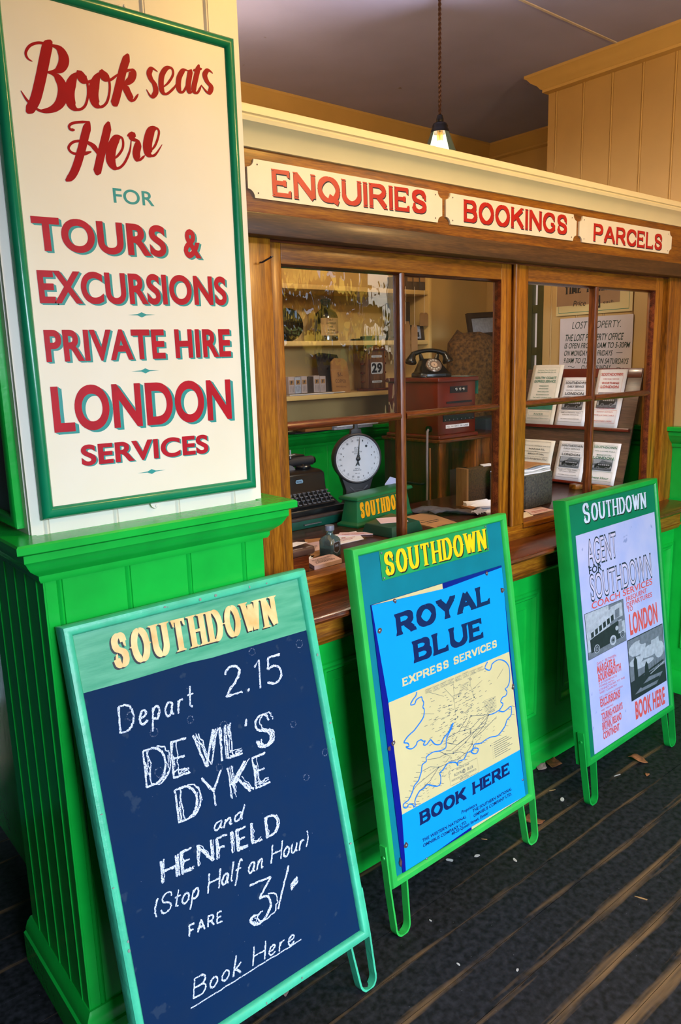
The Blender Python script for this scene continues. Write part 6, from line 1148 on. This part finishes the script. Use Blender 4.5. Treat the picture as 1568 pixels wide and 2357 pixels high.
m = MB(); m.prism([(2.07, .27, DZ), (2.10, .25, DZ), (2.11, .30, DZ), (2.08, .31, DZ)], (0, 0, .022)); one(m, 'wooden_block', M_WOOD, 'small wooden block under the near edge of the rack', 'block', bevel=.002)
# notices on the right-hand wall
SRW = Surf((XW-.006, 0, 0), (0, -1, 0), (0, 0, 1))
def flipit(it): return (it[0], -it[1], it[2], -it[3], it[4], it[5])
tt = thing('wall_notice', 'cream notice reading TIME TABLE price 2d each on the right wall', 'notice', (XW-.006, .42, 1.9))
m = MB(); slab(m, SRW, -.628, 1.79, -.215, 2.02, 0, .003); m.build('card', mat('aged_cream_card', 'd9c48e', .5, .06, 8), tt, smooth=False)
m = MB(); S = SRW.shift(.003); ribbon(m, S, [(-.612, 2.01), (-.612, 1.803), (-.232, 1.803), (-.232, 2.01)], .0022, .0005); m.build('border', M_GREENT, tt, smooth=False)
m = MB(); slab(m, S, -.625, 1.836, -.28, 2.02, .0002, .0008); m.build('pasted_panel', mat('faded_brown_panel', 'a07c5c', .6, .06, 20), tt, smooth=False)
m = MB()
serif_text(m, S, flipit(D['rw_text'][0]), .24, .1, .05, .06, .08, 0, .0012)
for it in D['rw_text'][1:4]: text(m, S, flipit(it), .0012, .03 if it[0] == '2d' else 0, shear=.2 if it[0] != '2d' else 0)
m.build('lettering', M_INK, tt, smooth=False)
lp = thing('wall_notice', 'grey notice reading LOST PROPERTY with office hours on the right wall', 'notice', (XW-.006, .40, 1.65))
m = MB(); slab(m, SRW, -.602, 1.50, -.208, 1.776, 0, .002); m.build('card', mat('grey_card', 'd6cbd0', .5, .06, 8), lp, smooth=False)
m = MB(); S = SRW.shift(.002)
for it in D['rw_text'][4:]: text(m, S, flipit(it), .0006, -.006 if it[0][0] == 'L' else .012, shear=.18)
a, b = D['rw_dash']; ribbon(m, S, [(-a[0], a[1]), (-b[0], b[1])], .0025, .0006)
for i in (0, 2):
    a, b = D['rw_til'][i], D['rw_til'][i+1]; ribbon(m, S, [(-a[0]+(a[0]-b[0])*k/12, a[1]+.003*math.sin(k/12*6.28)) for k in range(13)], .002, .0006)
poly(m, S, [(-.455, 1.700), (-.405, 1.703), (-.385, 1.701), (-.405, 1.699)], .0006); m.build('lettering', mat('green_black_ink', '1d3a34', .6), lp, smooth=False)

# ------------------------------------------------------------------ shelves on the back wall
sh = thing('shelving_unit', 'cream painted shelving on the back wall of the office', 'shelves', (1.6, 1.6, 1.2))
for z in (1.43, 1.705, 1.985, 2.25): m = MB(); m.box((.55, 1.46, z-.024), (2.345, YB-.001, z)); m.build('shelf', M_SHELF, sh, bevel=.002)
m = MB(); m.box((2.345, 1.455, 1.225), (2.370, YB-.001, 2.45)); m.build('end_panel', M_SHELF, sh, bevel=.002)
m = MB(); m.box((.60, 1.70, 1.225), (.625, YB-.001, 2.45)); m.build('end_panel', M_SHELF, sh, bevel=.002)
# top shelf: dark books
for k, (x, w, h, c) in enumerate(((2.19, .045, .085, '5c4632'), (2.238, .050, .085, '54402e'), (2.291, .048, .088, '4a3a34'))):
    t = thing('ledger', ['brown ledger on the top shelf, left of three', 'brown ledger on the top shelf, middle of three', 'dark ledger on the top shelf beside the end panel'][k], 'book', (x, 1.55, 1.985), 'ledgers on the top shelf')
    m = MB(); m.box((x, 1.475, 1.9852), (x+w, 1.64, 1.985+h)); m.build('cover', mat('ledger_'+c, c, .7, .2, 30), t, bevel=.003); m = MB(); m.box((x+.004, 1.473, 1.985+h*.55), (x+w-.004, 1.475, 1.985+h*.8)); m.build('spine_label', M_TAN, t, smooth=False)
# big brown bottle with paper label, and a round dark flagon
bt = thing('medicine_bottle', 'tall dark brown bottle with a buff paper label on the middle shelf', 'bottle', (1.635, 1.52, 1.705))
m = MB(); m.lathe([(.060, .0005), (.064, .006), (.064, .125), (.056, .145), (.030, .165), (.024, .172), (.024, .200), (.027, .203), (.027, .214), (.022, .218), (0, .218)], (1.635, 1.53, 1.705), 28); m.build('body', mat('brown_bottle_glass', '22140c', .12, .1, 20, coat=.5), bt)
m = MB(); rs = [[(1.635+.0645*math.cos(a), 1.53+.0645*math.sin(a), 1.705+z) for a in [math.radians(205+100*k/14) for k in range(15)]] for z in (.028, .118)]; m.rings(rs, False, False); m.build('label', mat('buff_label', 'b08a62', .7, .1, 30), bt)
SL = Surf((1.635-.0648*math.sin(.25), 1.53-.0652*math.cos(.25), 1.705), (math.cos(.25), -math.sin(.25), 0), (0, 0, 1)); m = MB()
for s_, z, w in (('No. 5', .104, .02), ('WATERPROOF', .086, .055), ('INK', .068, .02), ('for office use', .052, .04), ('LTD. LONDON', .036, .05)): text(m, SL, T(s_, -w/2, z, w, .009), .0006, .02)
m.build('label_print', M_INK, bt, smooth=False)
fl = thing('flagon', 'round dark stoneware flagon with small label on the middle shelf', 'bottle', (1.40, 1.55, 1.705)); m = MB()
m.lathe([(.058, -.045), (.076, -.04), (.083, -.02), (.083, .02), (.076, .04), (.058, .045), (0, .046)], (1.395, 1.555, 1.705+.083), 26, Matrix.Rotation(math.radians(75), 3, 'X')); m.build('body', mat('black_glaze', '17130f', .25, .1, 20), fl)
m = MB(); slab(m, Surf((1.40, 1.503, 1.735), (1, 0, 0), (0, .1, 1)), .0, 0, .045, .022, 0, .001); m.build('label', M_TAN, fl, smooth=False)
m = MB(); m.box((1.315, 1.50, 1.7055), (1.345, 1.58, 1.745)); one(m, 'ink_pad', M_BAKE, 'small dark box at the far left of the middle shelf', 'box', bevel=.003)
for k, (x, w, d, z, h) in enumerate(((1.84, .15, .10, 0, .012), (1.93, .16, .12, .0125, .014))):
    m = MB(); m.box((x, 1.475, 1.7055+z), (x+w, 1.475+d, 1.7055+z+h)); one(m, 'folded_leather', mat('black_leather', '171210', .5, .2, 30), ['flat dark leather wallet lying on the middle shelf', 'upper flat dark leather wallet on the middle shelf'][k], 'wallet', bevel=.004)
# dark boxes and a framed notice at the right of the middle shelf
m = MB(); m.box((2.19, 1.53, 1.7055), (2.27, 1.66, 1.925)); one(m, 'storage_box', M_DKBR, 'tall dark brown box on the middle shelf by the end panel', 'box', bevel=.006)
t = thing('framed_notice', 'small dark framed notice with white lettering on the middle shelf', 'notice', (2.29, 1.48, 1.705)); S = Surf((2.225, 1.478, 1.706), (1, 0, 0), (0, .15, 1))
m = MB(); slab(m, S, 0, 0, .105, .085, 0, .006); m.build('frame', M_DKBR, t, bevel=.001); m = MB(); slab(m, S, .01, .008, .075, .078, .006, .0065); m.build('sheet', M_GREY1, t, smooth=False); m = MB(); text(m, S, T('Ms', .012, .02, .05, .035), .007, .05); m.build('lettering', M_INK, t, smooth=False)
for k, (x, z, w, h, c, y) in enumerate(((2.115, 1.60, .075, .21, M_TAN, 1.452), (2.265, 1.785, .07, .075, M_TAN, 1.450), (2.19, 1.63, .05, .16, mat('buff_tag', 'b4885a', .8), 1.444))):
    t = thing('hanging_tag', ['long buff card tag hanging in front of the shelves', 'short buff card tag hanging high beside the end panel', 'narrow buff card tag hanging beside the long one'][k], 'tag', (x, y, z), 'card tags hung on the shelves'); S = Surf((x, y, z), (1, 0, 0), (0, 0, 1)); m = MB()
    m.prism([S(u*w, v*h, 0) for u, v in ((0, 0), (1, 0), (1, .85), (.85, 1), (.15, 1), (0, .85))], (0, .002, 0)); m.build('card', c, t, smooth=False)
    m = MB(); m.tube([S(w/2, h*.93, .001), S(w/2, 2.0-z if k != 1 else 1.985-z-.0, .004)], .0012, 5); m.build('string', M_PAPERC, t)
# middle-lower shelf: ticket bundles, clipboard, coin bag, calendar
for k in range(6):
    x = 1.335+k*.041; dk = k == 3
    t = thing('ticket_bundle', ['bundle of pale tickets, first from the left on the lower shelf', 'bundle of pale tickets, second from the left on the lower shelf', 'bundle of pale tickets left of the dark bundle', 'dark edged bundle of tickets in the middle of the row', 'bundle of pale tickets right of the dark bundle', 'bundle of pale tickets at the right end of the row'][k], 'tickets', (x, 1.5, 1.43), 'ticket bundles on the lower shelf')
    m = MB(); m.box((x, 1.478, 1.4415), (x+.0385, 1.53, 1.528-.004*(k % 2))); m.build('tickets', M_DKBR if dk else M_GREY1 if k in (1,) else mat('lilac_ticket', 'b3a4a2', .8, .08, 40), t, bevel=.0015)
    if not dk:
        m = MB(); S = Surf((x, 1.4777, 1.4415), (1, 0, 0), (0, 0, 1)); m.k = 0; slab(m, S, .006, .045, .033, .068, 0, .0004); m.k = 1; text(m, S, T('F', .014, .049, .010, .014), .0008, .05)
        for j in range(3): ribbon(m, S, [(.010+.009*j, .008), (.010+.009*j, .038)], .001, .0005)
        m.build('ticket_print', [M_TAN, M_PNAVY], t, smooth=False)
for k, (x0_, x1_, z, mm) in enumerate(((1.33, 1.62, 1.4305, mat('grey_white_sheet', 'b0aeb8', .8)), (1.33, 1.70, 1.4345, M_PAPERC))):
    m = MB(); m.box((x0_, 1.464, z), (x1_, 1.60, z+.003)); one(m, 'paper_sheaf', mm, ['grey sheaf of papers lowest under the ticket bundles', 'cream sheaf of papers directly under the ticket bundles'][k], 'paper', smooth=False)
cp = thing('clipboard', 'dark brown clipboard leaning at the back of the lower shelf', 'clipboard', (1.66, 1.56, 1.44)); S = Surf((1.60, 1.545, 1.438), V3(1, 0, -.10), V3(.12, .34, 1)); m = MB()
m.prism([S(u, v) for u, v in ((0, 0), (.165, 0), (.165, .195), (.150, .225), (.02, .225), (0, .215))], S.N*-.004); m.build('board', M_DKBR, cp, smooth=False)
cbg = thing('coin_bag', 'brown paper coin bag marked 5/- COPPER on the lower shelf', 'bag', (1.70, 1.50, 1.44)); S = Surf((1.635, 1.487, 1.4385), V3(1, 0, -.06), V3(.10, .22, 1)); m = MB()
m.prism([S(u, v) for u, v in ((0, 0), (.125, 0), (.122, .120), (.118, .165), (.095, .185), (.03, .185), (.006, .165), (.002, .12))], S.N*-.012); m.build('bag', mat('kraft_bag', 'a8763e', .8, .12, 20), cbg, bevel=.002)
m = MB(); text(m, S, T('5/-', .04, .085, .035, .020), .001, .02); text(m, S, T('COPPER', .022, .050, .075, .018), .001); text(m, S, T('BRANCH BAG ONLY', .025, .025, .07, .008), .001); m.build('bag_print', mat('brown_ink', '5c3c1e', .7), cbg, smooth=False)
m = MB(); ribbon(m, S, [(-.004, .118), (.06, .122), (.13, .119)], .004, .0012); m.build('tie', M_TAN, cbg, smooth=False)
cal = thing('perpetual_calendar', 'wooden perpetual calendar with gabled top showing 29', 'calendar', (1.945, 1.50, 1.43))
cx0, cx1 = 1.882, 2.012
m = MB(); m.box((cx0, 1.478, 1.4452), (cx1, 1.545, 1.650)); m.build('case', wood('calendar_oak', ('4a2c18', '6c4628', '8a5e38'), 'z', .5), cal, bevel=.003)
m = MB(); m.box((cx0-.014, 1.466, 1.4305), (cx1+.014, 1.56, 1.445)); m.build('plinth', M_MAHOG, cal, bevel=.003)
m = MB(); m.prism([(cx0-.022, 1.464, 1.6505), (cx1+.022, 1.464, 1.6505), (cx1+.022, 1.464, 1.658), ((cx0+cx1)/2, 1.464, 1.688), (cx0-.022, 1.464, 1.658)], (0, .095, 0)); m.build('gable', M_MAHOG, cal, bevel=.002)
m = MB(); S = Surf((cx0, 1.4778, 1.445), (1, 0, 0), (0, 0, 1))
for u in (.008, .122): slab(m, S, u-.005, .0, u+.005, .203, 0, .006)
m.build('pilaster_strip', M_MAHOGZ, cal, bevel=.002)
m = MB()
def rr(u0, v0, u1, v1, r): return [(x+r*math.cos(a), y+r*math.sin(a)) for x, y, a0 in ((u1-r, v0+r, -90), (u1-r, v1-r, 0), (u0+r, v1-r, 90), (u0+r, v0+r, 180)) for a in [math.radians(a0+30*k) for k in range(4)]]
poly(m, S, rr(.022, .078, .110, .142, .010), .0006); poly(m, S, rr(.028, .030, .104, .042, .004), .0006); poly(m, S, rr(.026, .168, .106, .180, .004), .0006); m.build('date_window', mat('white_roller', 'd6dce4', .5), cal, smooth=False)
m = MB()
text(m, S, T('29', .027, .088, .078, .046), .0012, .045); text(m, S, T('OCTOBER', .038, .033, .055, .006), .0012); text(m, S, T('THURSDAY', .036, .171, .058, .006), .0012); m.build('date_print', M_INK, cal, smooth=False)
m = MB()
for z in (.036, .085, .135, .172):
    for x, d in ((cx0, -1), (cx1, 1)): m.tube([(x, 1.505, 1.445+z), (x+d*.012, 1.505, 1.445+z), (x+d*.016, 1.505, 1.445+z), (x+d*.028, 1.505, 1.445+z)], [.003, .003, .007, .006], 8)
m.build('roller_knob', M_MAHOG, cal)
# letters and parcels lying on the dado cap below the shelves
for k, (x0_, x1_, y0_, z, h, mm, lab) in enumerate(((1.42, 1.66, 1.61, 1.2227, .006, M_GREY3, 'dark folder under the letters below the shelves'), (1.50, 1.68, 1.60, 1.229, .028, mat('orange_card_box', 'a86a30', .7), 'orange card box below the lower shelf'), (1.46, 1.62, 1.605, 1.2575, .006, M_TAN, 'tan envelope on the orange card box'), (1.70, 1.98, 1.60, 1.2227, .014, M_GREY1, 'sheaf of grey papers below the calendar'), (1.72, 2.02, 1.59, 1.237, .010, M_PAPER, 'white letters on the grey papers'), (1.76, 2.04, 1.595, 1.2475, .008, mat('amber_envelope', 'b98a48', .7), 'amber envelope among the white letters'), (1.70, 1.98, 1.60, 1.256, .012, M_PAPERC, 'cream bundle of letters topmost on the pile'))):
    m = MB(); q = random.Random(k); a = q.uniform(-.08, .08); c = ((x0_+x1_)/2, (y0_+YB)/2-.03); m.prism([(x, y, z) for x, y in quad(c[0], c[1]-.02, x1_-x0_, .10, a)], (0, 0, h)); one(m, 'letter_bundle' if k != 1 else 'card_box', mm, lab, 'letters' if k != 1 else 'box', None, bevel=.002)
# sack and leaning picture at the back right
sk = MB(); q = random.Random(2); g = []
for j in range(12):
    a = j/11; row = []
    for i in range(28):
        t_ = 2*math.pi*i/28; rx = .30*(1+.06*math.sin(3*t_+a*4)); ry_ = .16; k = (1-.12*a**3)*(1 if a < .93 else .75); row.append((2.64+rx*k*math.cos(t_), 1.30+ry_*k*math.sin(t_), .9+.80*a+.012*math.sin(5*t_)+.05*(a > .8)*math.cos(t_)*-1))
    g.append(row)
sk.rings(g); one(sk, 'coir_bale', M_SACK, 'rough brown coir bale at the back right of the office', 'bale', ang=80)
pf = thing('picture_frame', 'dark picture frame with pale sheet leaning on the coir bale', 'picture', (2.72, 1.42, 1.72)); S = Surf((2.60, 1.36, 1.705), V3(1, 0, .05), V3(.12, .3, 1)); m = MB()
rect_frame(m, S, 0, 0, .30, .16, [(0, -.01), (0, .008), (.03, .008), (.034, 0)]); m.build('frame', M_DKBR, pf); m = MB(); slab(m, S, .02, .015, .28, .145, -.008, -.002); m.build('sheet', M_GREY1, pf, smooth=False)
m = MB(); m.box((2.42, 1.18, 0), (2.88, 1.42, .898)); one(m, 'packing_crate', M_DKBR, 'dark packing crate under the coir bale', 'crate', bevel=.004)
m = MB(); m.box((2.29, .98, .0), (2.55, 1.12, 1.27)); o = one(m, 'storage_box', mat('dark_blue_grey_board', '2c2e3a', .6, .15, 20), 'dark grey crate to the right of the switchboard cabinet', 'crate', bevel=.006)

# ------------------------------------------------------------------ litter on the floor
def leaf(label, x, y, s, a, mm, seed, name='dry_leaf', cat='leaf', group='fallen leaves on the floor'):
    q = random.Random(seed); m = MB(); n = 9; ra = []
    for j in (-1, 0, 1):
        row = []
        for i in range(n):
            t_ = i/(n-1); w = math.sin(math.pi*min(1, t_*1.05+.02))*.36*q.uniform(.75, 1.15); u, v = (t_-.5)*s, j*w*s
            z = .004+(.22*s*abs(j)*w*2+.10*s*math.sin(t_*5+seed))*.8; c, sn = math.cos(a), math.sin(a); row.append((x+u*c-v*sn, y+u*sn+v*c, max(.0012, z)))
        ra.append(row)
    m.rings(ra, False, False); o = one(m, name, mm, label, cat, group); sm = o.modifiers.new('thick', 'SOLIDIFY'); sm.thickness = .0008
leaf('curled brown leaf under the right leg of the ROYAL BLUE board', 1.045, -.27, .085, -.5, M_LEAF, 1)
leaf('brown leaf against the green plinth between the two right boards', 1.42, -.09, .09, .5, M_LEAF, 2)
leaf('pale pinkish leaf beside the brown one at the green plinth', 1.365, -.075, .06, .2, mat('pale_leaf', 'a98a84', .8, .2, 60), 3)
leaf('orange brown leaf behind the legs of the lavender poster board', 1.69, -.30, .075, 1.9, mat('orange_leaf', '9a5e34', .8, .25, 60), 4)
leaf('tiny orange leaf scrap beside the lavender poster board', 1.614, -.38, .022, .4, mat('orange_leaf', '9a5e34'), 5)
leaf('dried brown leaf scrap behind the bottom edge of the chalkboard', -.03, -.27, .05, 1.1, mat('dull_leaf', '6a5048', .85), 6)
LT = [(1.26, -.197, .03, 'thin tan splinter'), (1.235, -.256, .028, 'white paper chip'), (1.53, -.304, .035, 'pale twig'), (.757, -.255, .022, 'pale pink scrap'), (.675, -.21, .026, 'white scrap'), (.831, -.351, .02, 'white fleck'), (.843, -.216, .022, 'thin straw'), (.967, -.711, .04, 'tan straw'), (.472, -.632, .012, 'red and white fleck'), (.432, -.354, .010, 'white crumb'), (.37, -.515, .012, 'grey crumb')]
WH = ['in front of the green plinth', 'in front of the green plinth, nearer the walkway', 'between the lavender poster board legs', 'below the ROYAL BLUE board', 'under the left of the ROYAL BLUE board', 'in front of the ROYAL BLUE board', 'below the middle of the ROYAL BLUE board', 'out on the open walkway boards', 'on the boards right of the chalkboard leg', 'between the chalkboard and the ROYAL BLUE leg', 'close to the chalkboard leg']
for k, ((x, y, s, nm), wh) in enumerate(zip(LT, WH)):
    q = random.Random(k+20); a = q.uniform(0, 3); m = MB(); w = .12 if any(t_ in nm for t_ in ('straw', 'twig', 'splinter')) else .5
    P_ = [(x+s/2*math.cos(t_)*math.cos(a)-s*w/2*math.sin(t_)*math.sin(a), y+s/2*math.cos(t_)*math.sin(a)+s*w/2*math.sin(t_)*math.cos(a), .0005) for t_ in [2*math.pi*i/7+q.uniform(-.3, .3) for i in range(7)]]
    m.prism(P_, (0, 0, .0015)); one(m, 'litter_scrap', M_TAN if 'tan' in nm or 'straw' in nm else M_PALE, nm+' on the floor '+wh, 'litter', 'scraps on the floor', smooth=False)
# old nail in the left window post and small hooks
m = MB(); m.tube([(.178, -.012, 1.852), (.178, -.020, 1.851), (.190, -.046, 1.862)], [.0022, .0022, .0022], 6); m.lathe([(.0045, 0), (.0045, .0015), (0, .0015)], (.190, -.046, 1.862), 8); one(m, 'bent_nail', M_IRON, 'bent iron nail sticking out of the left oak post', 'nail')
